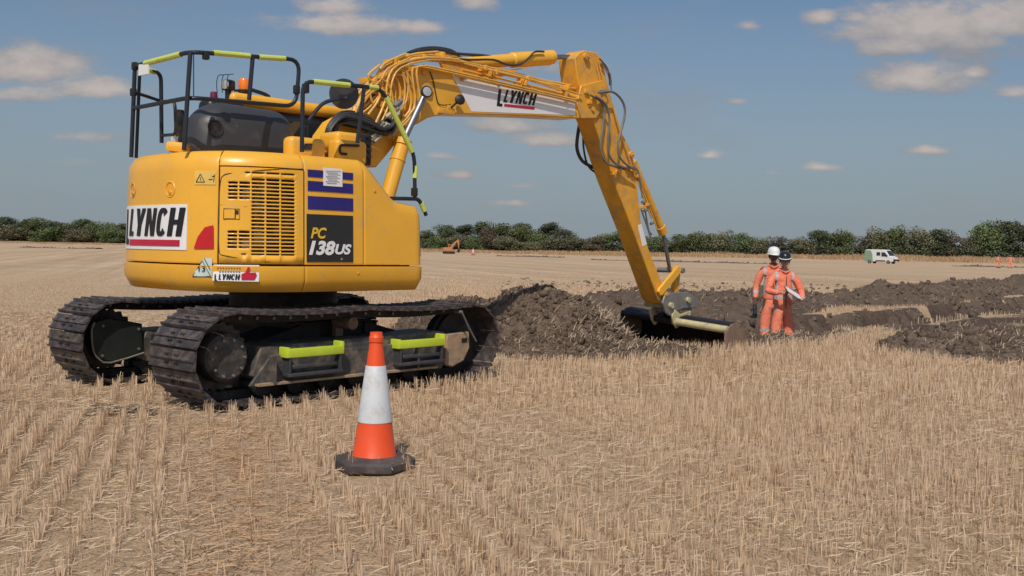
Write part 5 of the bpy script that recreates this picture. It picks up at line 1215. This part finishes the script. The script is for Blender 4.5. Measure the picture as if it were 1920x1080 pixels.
# ================================================================== PEOPLE
M_SKIN = mat('skin_brown', (.16, .075, .045), .5, var=.08)
M_SKIN2 = mat('skin_light', (.50, .27, .19), .5, var=.08)
M_HAIR = mat('dark_hair', (.012, .010, .009), .7)
def hivis(name, bands, straps):
    m = bpy.data.materials.new(name); m.use_nodes = True; t = NT(m.node_tree); b = t.n['Principled BSDF']
    tc = t.new('ShaderNodeTexCoord').outputs['Object']; sp = t.new('ShaderNodeSeparateXYZ', i_0=tc)
    c = t.mix(t.mrange(t.noise(tc, 7, 5, .65), .3, .7), (.84, .19, .10), (.92, .31, .20))
    f = None
    for z0, z1 in bands:
        k = t.math('MULTIPLY', t.math('GREATER_THAN', sp.outputs[2], z0), t.math('LESS_THAN', sp.outputs[2], z1)); f = k if f is None else t.math('MAXIMUM', f, k)
    for x0, x1, zz in straps:
        ax = t.math('ABSOLUTE', sp.outputs[0]); k = t.math('MULTIPLY', t.math('MULTIPLY', t.math('GREATER_THAN', ax, x0), t.math('LESS_THAN', ax, x1)), t.math('GREATER_THAN', sp.outputs[2], zz)); f = k if f is None else t.math('MAXIMUM', f, k)
    if f is not None: c = t.mix(f, c, (.52, .46, .46))
    t.put(b, 'Base Color', c); b.inputs['Roughness'].default_value = .7; b.inputs['Specular IOR Level'].default_value = .2
    bn = t.new('ShaderNodeBump', i_Strength=.7, i_Distance=.03); t.put(bn, 'Height', t.noise(tc, 13, 3, .6, dist=.6)); t.put(b, 'Normal', bn.outputs[0])
    return m
M_HJ = hivis('hivis_jacket', [(1.02, 1.065)], [(.115, .155, 1.06)]); M_HT = hivis('hivis_trousers', [(.27, .32), (.38, .43)], [])
M_HELW = mat('white_helmet', (.80, .80, .80), .25, coat=.3); M_HELB = mat('black_helmet', (.015, .015, .017), .25, coat=.3)
M_GLOVE = mat('dark_glove', (.03, .03, .035), .7); M_BOOT = mat('work_boot', (.05, .032, .02), .7)
def skin_mesh(name, chains, m, parent, sub=2, extra=None, voxel=None, tw=None):
    """chains: lists of (x,y,z,rx,ry); identical points are shared"""
    me = bpy.data.meshes.new(name); pts = []; rad = []; ed = []; ix = {}
    for ch in chains:
        prev = None
        for p in ch:
            k = (round(p[0], 4), round(p[1], 4), round(p[2], 4))
            if k not in ix: ix[k] = len(pts); pts.append(p[:3]); rad.append((p[3], p[4] if len(p) > 4 else p[3]))
            i = ix[k]
            if prev is not None and prev != i: ed.append((prev, i))
            prev = i
    me.from_pydata(pts, ed, []); o = bpy.data.objects.new(name, me); link(o)
    sk = o.modifiers.new('skin', 'SKIN'); sk.use_smooth_shade = True; sk.branch_smoothing = .4
    for i, r_ in enumerate(rad): me.skin_vertices[0].data[i].radius = r_
    me.skin_vertices[0].data[0].use_root = True
    o.modifiers.new('sub', 'SUBSURF').levels = sub; o.modifiers['sub'].render_levels = sub
    bpy.context.view_layer.update()
    me2 = bpy.data.meshes.new_from_object(o.evaluated_get(bpy.context.evaluated_depsgraph_get())); bpy.data.objects.remove(o)
    if extra:
        bm = bmesh.new(); bm.from_mesh(me2)
        for f in extra: f(bm)
        bm.to_mesh(me2); bm.free()
    o = bpy.data.objects.new(name, me2); link(o, parent); me2.materials.clear(); me2.materials.append(m)
    if voxel:
        rm = o.modifiers.new('r', 'REMESH'); rm.mode = 'VOXEL'; rm.voxel_size = voxel; rm.use_smooth_shade = True
        sm2 = o.modifiers.new('s', 'SMOOTH'); sm2.iterations = 2; sm2.factor = .5
        bpy.context.view_layer.update(); me3 = bpy.data.meshes.new_from_object(o.evaluated_get(bpy.context.evaluated_depsgraph_get())); o.modifiers.clear(); o.data = me3
    o.data.polygons.foreach_set('use_smooth', [True]*len(o.data.polygons)); return o
def head_geo(c, yaw, pitch, s=1.):
    """an egg-shaped skull with brow, nose, lips, chin and ears; face looks towards -Y before turning"""
    Mx = Matrix.Translation(c) @ Matrix.Rotation(yaw, 4, 'Z') @ Matrix.Rotation(pitch, 4, 'X') @ Matrix.Scale(s, 4)
    def f(bm):
        def ell(cx, cy, cz, rx, ry, rz, seg_=16):
            r = bmesh.ops.create_uvsphere(bm, u_segments=seg_, v_segments=10, radius=1.)
            for v in r['verts']:
                p = v.co; q = Vector((cx+p.x*rx, cy+p.y*ry, cz+p.z*rz))
                if rz > .09: # jaw narrows
                    if q.z < -.01: q.x *= 1+(q.z+.01)*2.2; q.y = q.y*(1+(q.z+.01)*1.4)-.012
                v.co = Mx @ q
        ell(0, .01, .02, .076, .095, .115, 24); ell(0, -.082, -.005, .013, .018, .024, 8); ell(0, -.095, -.018, .016, .014, .011, 8)
        ell(0, -.080, -.052, .026, .012, .008, 8); ell(0, -.076, -.088, .024, .018, .018, 8); ell(-.03, -.076, .030, .022, .012, .008, 8); ell(.03, -.076, .030, .022, .012, .008, 8)
        ell(-.078, .012, .0, .010, .018, .030, 8); ell(.078, .012, .0, .010, .018, .030, 8)
    return f, Mx
def hand_chains(w, d, side, curl=.5):
    """palm and five fingers from wrist w along unit direction d; side = across-palm vector"""
    w, d, sd_ = V3(w), V3(d).normalized(), V3(side).normalized(); nn = d.cross(sd_)
    pc = w+d*.045; pe = w+d*.085
    ch = [[(*w, .024, .018), (*pc, .036, .016), (*pe, .036, .014)]]
    for i, (off, ln) in enumerate(((-.030, .066), (-.010, .075), (.010, .070), (.029, .056))):
        a = pe+sd_*off; p1 = a+d*ln*.5*math.cos(curl*.5)+nn*ln*.5*math.sin(curl*.5); p2 = p1+d*ln*.5*math.cos(curl*1.6)+nn*ln*.5*math.sin(curl*1.6)
        ch.append([(*pe, .036, .014), (*a, .0095, .0095), (*p1, .0088, .0088), (*p2, .0075, .0075)])
    t0 = w+d*.03-sd_*.03; t1 = t0+d*.028-sd_*.026+nn*.012; t2 = t1+d*.03-sd_*.006+nn*.012
    ch.append([(*pc, .036, .016), (*t0, .013, .012), (*t1, .011, .010), (*t2, .009, .009)]); return ch
def person(loc, face, label, skin, helm_m, arms, head, shift=0., h=1.76, hold=None, gloves=None, group=None, legs=.11, hel=True, lean=0.):
    r = empty('person', loc, face); tag(r, label, 'person', group); k = h/1.76
    # skeleton; the person looks towards -Y
    sh = 1.43; pel = (0, 0, .95)
    L = [];
    torso = [(0, 0, .93, .125, .095), (0, .01, 1.10, .125, .090), (0, .012, 1.28, .145, .095), (0, .01, 1.42, .12, .075), (0, .0, 1.50, .052, .052), (0, -.01, 1.57, .050, .050)]
    L.append(torso)
    for s_ in (-1, 1):
        L.append([torso[0], (s_*.09, 0, .88, .092, .088), (s_*legs, -.01, .50, .060, .060), (s_*(legs+.01), .02, .10, .040, .045), (s_*(legs+.015), -.10, .045, .038, .030), (s_*(legs+.02), -.16, .035, .030, .022)])
    for s_, (el, wr, hd, sdv, cu) in zip((-1, 1), arms):
        L.append([torso[3], (s_*.17, .01, 1.42, .055, .055), (*el, .040, .040), (*wr, .026, .022)])
        L += hand_chains(wr, hd, sdv, cu)
    hf, HM = head_geo(Vector((0, -.02, 1.632)), head[0], head[1])
    body = skin_mesh('body', L, skin, r, 2, [hf], .0095)
    body.scale = (k, k, k)
    # trousers
    T = [[(0, 0, 1.02, .150, .110), (0, 0, .92, .155, .118), (0, 0, .86, .135, .11)]]
    for s_ in (-1, 1): T.append([T[0][2], (s_*.088, 0, .80, .108, .108), (s_*legs, -.005, .50, .088, .092), (s_*(legs+.01), .0, .26, .084, .088), (s_*(legs+.012), .01, .10, .088, .092)])
    o = skin_mesh('hivis_trousers', T, M_HT, r, 2, None, .014); o.scale = (k, k, k)
    J = [[(0, 0, .86, .178, .130), (0, .005, .98, .172, .128), (0, .01, 1.15, .165, .122), (0, .012, 1.30, .180, .120), (0, .01, 1.415, .150, .095), (0, .005, 1.47, .080, .072)]]
    for s_, (el, wr, hd, sdv, cu) in zip((-1, 1), arms):
        w2 = Vector(wr)*.93+Vector(el)*.07
        J.append([J[0][4], (s_*.185, .01, 1.405, .082, .080), ((s_*.185+el[0])/2, (el[1]+.01)/2, (1.405+el[2])/2, .072, .070), (*el, .059, .057), (*((Vector(el)+w2)/2), .054, .052), (*w2, .047, .044)])
    o = skin_mesh('hivis_jacket', J, M_HJ, r, 2, None, None); o.scale = (k, k, k)
    mb = MB(); mb.tube([(-.08, -.01, 1.50), (-.07, -.06, 1.475), (0, -.095, 1.455), (.07, -.06, 1.475), (.08, -.01, 1.50), (.05, .07, 1.51), (-.05, .07, 1.51), (-.08, -.01, 1.50)], .011, 7); o = mb.build('collar', M_HJ, r); o.scale = (k, k, k)
    mb = MB(); mb.box((0, -.128, 1.12), (.012, .008, .52)); o = mb.build('zip', mat('zip_grey', (.10, .08, .08), .5), r); o.scale = (k, k, k)
    for s_ in (-1, 1):
        mb = MB(); mb.box((s_*(legs+.015), -.06, .045), (.105, .28, .09), bev=.04); mb.box((s_*(legs+.01), .01, .12), (.10, .12, .14), bev=.03); o = mb.build('boot', M_BOOT, r); o.scale = (k, k, k)
    if hel:
        mb = MB(); n = 28; vs = []; rings = [(.112, .030), (.113, .045), (.110, .075), (.098, .110), (.075, .138), (.040, .152), (.0, .156)]
        for rr, z in rings:
            for i in range(n): a = 2*math.pi*i/n; vs.append(HM @ Vector((rr*.90*math.cos(a), rr*1.12*math.sin(a)+.008, z+.008)))
        fs = [(i*n+j, i*n+(j+1) % n, (i+1)*n+(j+1) % n, (i+1)*n+j) for i in range(len(rings)-1) for j in range(n)]; mb.add(vs, fs)
        vs = []
        for rr, z, ex in ((.112, .040, 0), (.122, .034, .035), (.121, .028, .033), (.106, .030, 0)):
            for i in range(n): a = 2*math.pi*i/n; pk = max(0, -math.sin(a))**2*ex; vs.append(HM @ Vector((rr*.90*math.cos(a), (rr*1.12+pk)*math.sin(a)+.008, z+.006-pk*.25)))
        mb.add(vs, [(i*n+j, i*n+(j+1) % n, (i+1)*n+(j+1) % n, (i+1)*n+j) for i in range(3) for j in range(n)])
        HL = mb.build('helmet', helm_m, r, smooth=60); HL.scale = (k, k, k)
        mb = MB(); mb.tube([HM @ Vector(p) for p in ((-.08, .0, .03), (-.078, -.01, -.04), (-.04, -.05, -.085), (0, -.065, -.10), (.04, -.05, -.085), (.078, -.01, -.04), (.08, 0, .03))], .004, 5); mb.build('chin_strap', M_BLACK, HL)
        if helm_m is M_HELB:
            mb = MB(); mb.tube([HM @ Vector(p) for p in ((-.09, -.06, .062), (-.06, -.105, .058), (0, -.128, .058), (.06, -.105, .058), (.09, -.06, .062))], .009, 6); mb.build('reflective_band', M_WHITE, HL)
    # eyes, brows
    for s_ in (-1, 1):
        mb = MB(); mb.tube([HM @ Vector((s_*.018, -.088, .036)), HM @ Vector((s_*.042, -.082, .037))], .0045, 5, 0); o = mb.build('eyebrow', M_HAIR, r); o.scale = (k, k, k)
        mb = MB(); mb.lathe([(.0, -.004), (.008, -.002), (.008, .002), (0, .004)], HM @ Vector((s_*.030, -.081, .016)), 8, Vector((0, 1, 0))); o = mb.build('eye', M_INK, r); o.scale = (k, k, k)
    mb = MB(); vs = []; n = 20
    for j in range(6):
        z = -.02+.016*j
        for i in range(n): a = math.pi*(-.08+1.16*i/(n-1)); vs.append(HM @ Vector((.083*math.cos(a), .01+.102*math.sin(a), z)))
    mb.add(vs, [(j*n+i, j*n+i+1, (j+1)*n+i+1, (j+1)*n+i) for j in range(5) for i in range(n-1)]); o = mb.build('hair', M_HAIR, r); o.scale = (k, k, k); sd2 = o.modifiers.new('s', 'SOLIDIFY'); sd2.thickness = .012
    return r
FZ = -.46
def at(u, v, Y): q = ray(u, v); return Vector((q.x/q.y*Y, Y, CAMH+q.z/q.y*Y))
# the man at the back: arms down, gloves in his right hand
pA = at(1446, 640, 17.35)
PA = person((pA.x, 17.35, FZ), R(-8), 'man in orange workwear and white helmet standing half behind the other worker', M_SKIN, M_HELW,
       [((-.27, .03, 1.13), (-.285, -.05, .90), (-.02, -.06, -1), (0, -1, 0), .6), ((.27, .02, 1.13), (.25, -.16, .95), (-.2, -.5, -.8), (0, -.8, .4), .6)], (R(10), R(4)), h=1.84)
# the man in front: writing on a clipboard held at his waist
pB = at(1466, 640, 16.3)
PB = person((pB.x, 16.3, FZ), R(6), 'man in orange workwear and black helmet looking down at the papers he holds', M_SKIN2, M_HELB,
       [((-.28, -.04, 1.14), (-.16, -.27, 1.12), (.75, -.6, -.05), (0, .3, -1), .9), ((.29, -.04, 1.13), (.22, -.28, 1.02), (-.65, -.7, .1), (.1, .3, 1), .8)], (R(-16), R(13)), h=1.76)
CLP = empty('clipboard', (0, 0, 0)); tag(CLP, 'black clipboard with white papers held by the worker in the black helmet', 'clipboard')
c0 = PB.matrix_basis @ Vector((.0, -.36, 1.13)); CLP.location = c0; CLP.rotation_euler = (R(14), R(33), R(0))
mb = MB(); mb.box((0, 0, 0), (.25, .34, .008), bev=.003); mb.build('board', M_INK, CLP)
mb = MB(); mb.box((.005, 0, .010), (.225, .31, .010)); mb.box((.06, .02, .018), (.21, .29, .004), Matrix.Rotation(.12, 3, 'Z')); mb.build('paper', M_WHITE, CLP)
mb = MB(); mb.box((0, .15, .022), (.11, .03, .012), bev=.004); mb.build('clip', M_STEEL, CLP)
GLV = empty('work_gloves', PA.matrix_basis @ Vector((-.30, -.09, .83))); tag(GLV, 'pair of black work gloves hanging from the hand of the man in white helmet', 'gloves')
for i in range(2):
    chs = [[(0, i*.03, .06, .035, .02), (0, i*.03, -.02, .045, .022), (0, i*.03, -.10, .045, .020)]]
    for j, o_ in enumerate((-.032, -.010, .012, .034)): chs.append([chs[0][2], (o_, i*.03+.004, -.15-.01*(j in (1, 2)), .011), (o_*1.1, i*.03+.012, -.20-.012*(j in (1, 2)), .010)])
    chs.append([chs[0][1], (-.055, i*.03, -.05, .013), (-.075, i*.03, -.09, .011)])
    skin_mesh('glove', chs, M_GLOVE, GLV, 1)
for (u, Yd, lab, fc, pose) in ((1872, 138, 'distant worker in orange hi-vis on the far right, left one of the pair', .4, .0), (1894, 137, 'distant worker in orange hi-vis on the far right, right one of the pair', -.5, .06)):
    q = at(u, 496, Yd); person((q.x, Yd, ground_at(q.x, Yd)), fc, lab, M_SKIN2, M_HELB, [((-.34, .0, 1.18), (-.20, -.16, 1.05), (.6, -.6, 0), (0, .3, -1), .6), ((.36, .02, 1.16), (.40, -.10, .95), (0, -.3, -1), (0, -1, 0), .5)], (0, 0), h=1.8+.0*pose, legs=.16, hel=True).scale = (1.2, 1.2, 1.02)

# ================================================================== VAN
M_VW = mat('van_white', (.72, .73, .74), .3, coat=.4, var=.03); M_VG = mat('van_green', (.22, .33, .22), .35, coat=.3, var=.06)
M_VB = mat('van_black_plastic', (.02, .02, .022), .5); M_TYRE = mat('tyre', (.02, .02, .02), .8)
VY = 182.; q = at(1652, 480, VY); VAN = empty('panel_van', (q.x, VY, ground_at(q.x, VY)), R(0)); tag(VAN, 'white panel van with a green rear parked by the far hedge', 'van')
# local: +x forward (to the right), near side is -y
VAN.rotation_euler = (0, 0, R(-50))
side = [(-2.75, .38), (-2.80, .7), (-2.74, 2.2), (-2.62, 2.48), (-2.2, 2.56), (1.0, 2.56), (1.35, 2.46), (1.65, 2.1), (2.15, 1.42), (2.75, 1.16), (2.92, .98), (2.96, .55), (2.9, .36)]
mb = MB(); mb.prism(side, -.98, .98); o = mb.build('body', M_VW, VAN, .09, 40); o.modifiers['bevel'].segments = 4
mb = MB(); mb.prism([(-2.76, .42), (-2.79, .7), (-2.72, 2.2), (-2.62, 2.40), (-1.5, 2.40), (-1.15, 1.6), (-1.05, .42)], -.995, -.983); mb.build('green_panel', M_VG, VAN, .0)
mb = MB(); mb.prism([(-2.76, .42), (-2.79, .7), (-2.72, 2.2), (-2.62, 2.40), (-1.5, 2.40), (-1.15, 1.6), (-1.05, .42)], .983, .995); mb.build('green_panel', M_VG, VAN, .0)
for y0, y1 in ((-1.0, -.985), (.985, 1.0)):
    mb = MB(); mb.prism([(-.35, 1.45), (-.35, 2.08), (.38, 2.08), (.38, 1.45)], y0, y1); mb.build('side_window', M_GLASS, VAN)
    mb = MB(); mb.prism([(.62, 1.30), (.62, 2.05), (1.28, 2.05), (1.80, 1.42), (1.80, 1.30)], y0, y1); mb.build('cab_window', M_GLASS, VAN)
    mb = MB(); mb.prism([(-.5, .42), (-.5, .62), (1.4, .62), (1.4, .42)], y0, y1); mb.build('side_trim', M_VB, VAN)
a, c = Vector((1.44, 0, 2.36)), Vector((2.13, 0, 1.46)); d_ = (c-a).normalized(); n_ = Vector((-d_.z, 0, d_.x))
mb = MB(); vs = [a+n_*.02+Vector((0, -.80, 0)), c+n_*.02+Vector((0, -.88, 0)), c+n_*.02+Vector((0, .88, 0)), a+n_*.02+Vector((0, .80, 0))]; mb.add(vs+[v-n_*.05 for v in vs], [(0, 1, 2, 3), (7, 6, 5, 4), (0, 4, 5, 1), (1, 5, 6, 2), (2, 6, 7, 3), (3, 7, 4, 0)]); mb.build('windscreen', M_GLASS, VAN)
mb = MB(); mb.box((2.93, 0, .62), (.14, 1.9, .42), bev=.05); mb.build('front_bumper', M_VB, VAN)
mb = MB(); mb.box((3.01, 0, .45), (.02, .55, .12)); mb.build('number_plate', M_WHITE, VAN)
for s_ in (-1, 1):
    mb = MB(); mb.box((2.80, s_*.78, .98), (.26, .34, .20), bev=.05); mb.build('headlight', M_LENS, VAN)
    mb = MB(); mb.box((1.75, s_*1.10, 1.45), (.12, .16, .30), bev=.04); mb.build('wing_mirror', M_VB, VAN)
    for wx in (-1.75, 1.95):
        mb = MB(); mb.lathe([(.0, -.12), (.30, -.12), (.345, -.09), (.345, .09), (.30, .12), (0, .12)], (wx, s_*.88, .345), 24, Vector((0, 1, 0))); W_ = mb.build('wheel', M_TYRE, VAN)
        mb = MB(); mb.lathe([(0, -.02), (.19, -.015), (.20, .0), (0, .01)], (wx, s_*1.005, .345), 16, Vector((0, s_, 0))); mb.build('wheel_cover', M_STEEL, W_)

# ================================================================== SMALL DISTANT DIGGER
DY = 200.; q = at(842, 474, DY); DG = empty('excavator', (q.x, DY, ground_at(q.x, DY)), R(12)); tag(DG, 'small orange excavator working far across the field by the hedgerow', 'excavator')
M_OD = mat('faded_orange_paint', (.50, .22, .075), .5, var=.08)
for s_ in (-1, 1):
    mb = MB(); pr = []
    for i in range(10): a = math.pi/2+math.pi*i/9; pr.append((-1.3+.36*math.cos(a), .38+.36*math.sin(a)))
    for i in range(10): a = -math.pi/2+math.pi*i/9; pr.append((1.2+.36*math.cos(a), .38+.36*math.sin(a)))
    mb.prism(pr, s_*.95-.25, s_*.95+.25); mb.build('track', M_DARK, DG, .02)
mb = MB(); mb.prism([(-1.7, .85), (-1.75, 1.5), (-1.5, 1.8), (-.1, 1.8), (.5, 1.75), (.9, 1.3), (.95, .85)], -1.1, 1.1); mb.build('upper_body', M_OD, DG, .08)
mb = MB(); mb.prism([(-.1, 1.7), (-.2, 2.65), (.7, 2.65), (.95, 2.0), (.95, 1.3)], .15, 1.0); CBN = mb.build('cab', M_OD, DG, .05)
mb = MB(); mb.prism([(0, 1.85), (-.05, 2.5), (.62, 2.5), (.82, 2.0), (.82, 1.85)], .13, .15); mb.build('window', M_GLASS, CBN)
mb = MB(); mb.prism([(.1, 1.5), (.2, 1.9), (1.1, 3.0), (2.3, 3.95), (2.5, 3.75), (1.4, 2.6), (.6, 1.4)], -.35, -.05); mb.build('boom', M_OD, DG, .02)
mb = MB(); mb.prism([(2.2, 4.05), (2.45, 4.15), (2.75, 3.6), (2.75, 1.5), (2.6, 1.5), (2.25, 3.4)], -.33, -.07); mb.build('arm', M_OD, DG, .02)
mb = MB(); mb.prism([(2.45, 1.5), (2.9, 1.55), (3.0, .9), (2.7, .4), (2.1, .5), (2.3, .7), (2.35, 1.0)], -.6, .2); mb.build('bucket', M_BUCKET, DG, .02)
DG.scale = (.72, .72, .72)
mb = MB(); mb.cyl((.9, -.2, 1.6), (1.7, -.2, 2.9), .09, n=10); mb.build('boom_cylinder', M_CHROME, DG)
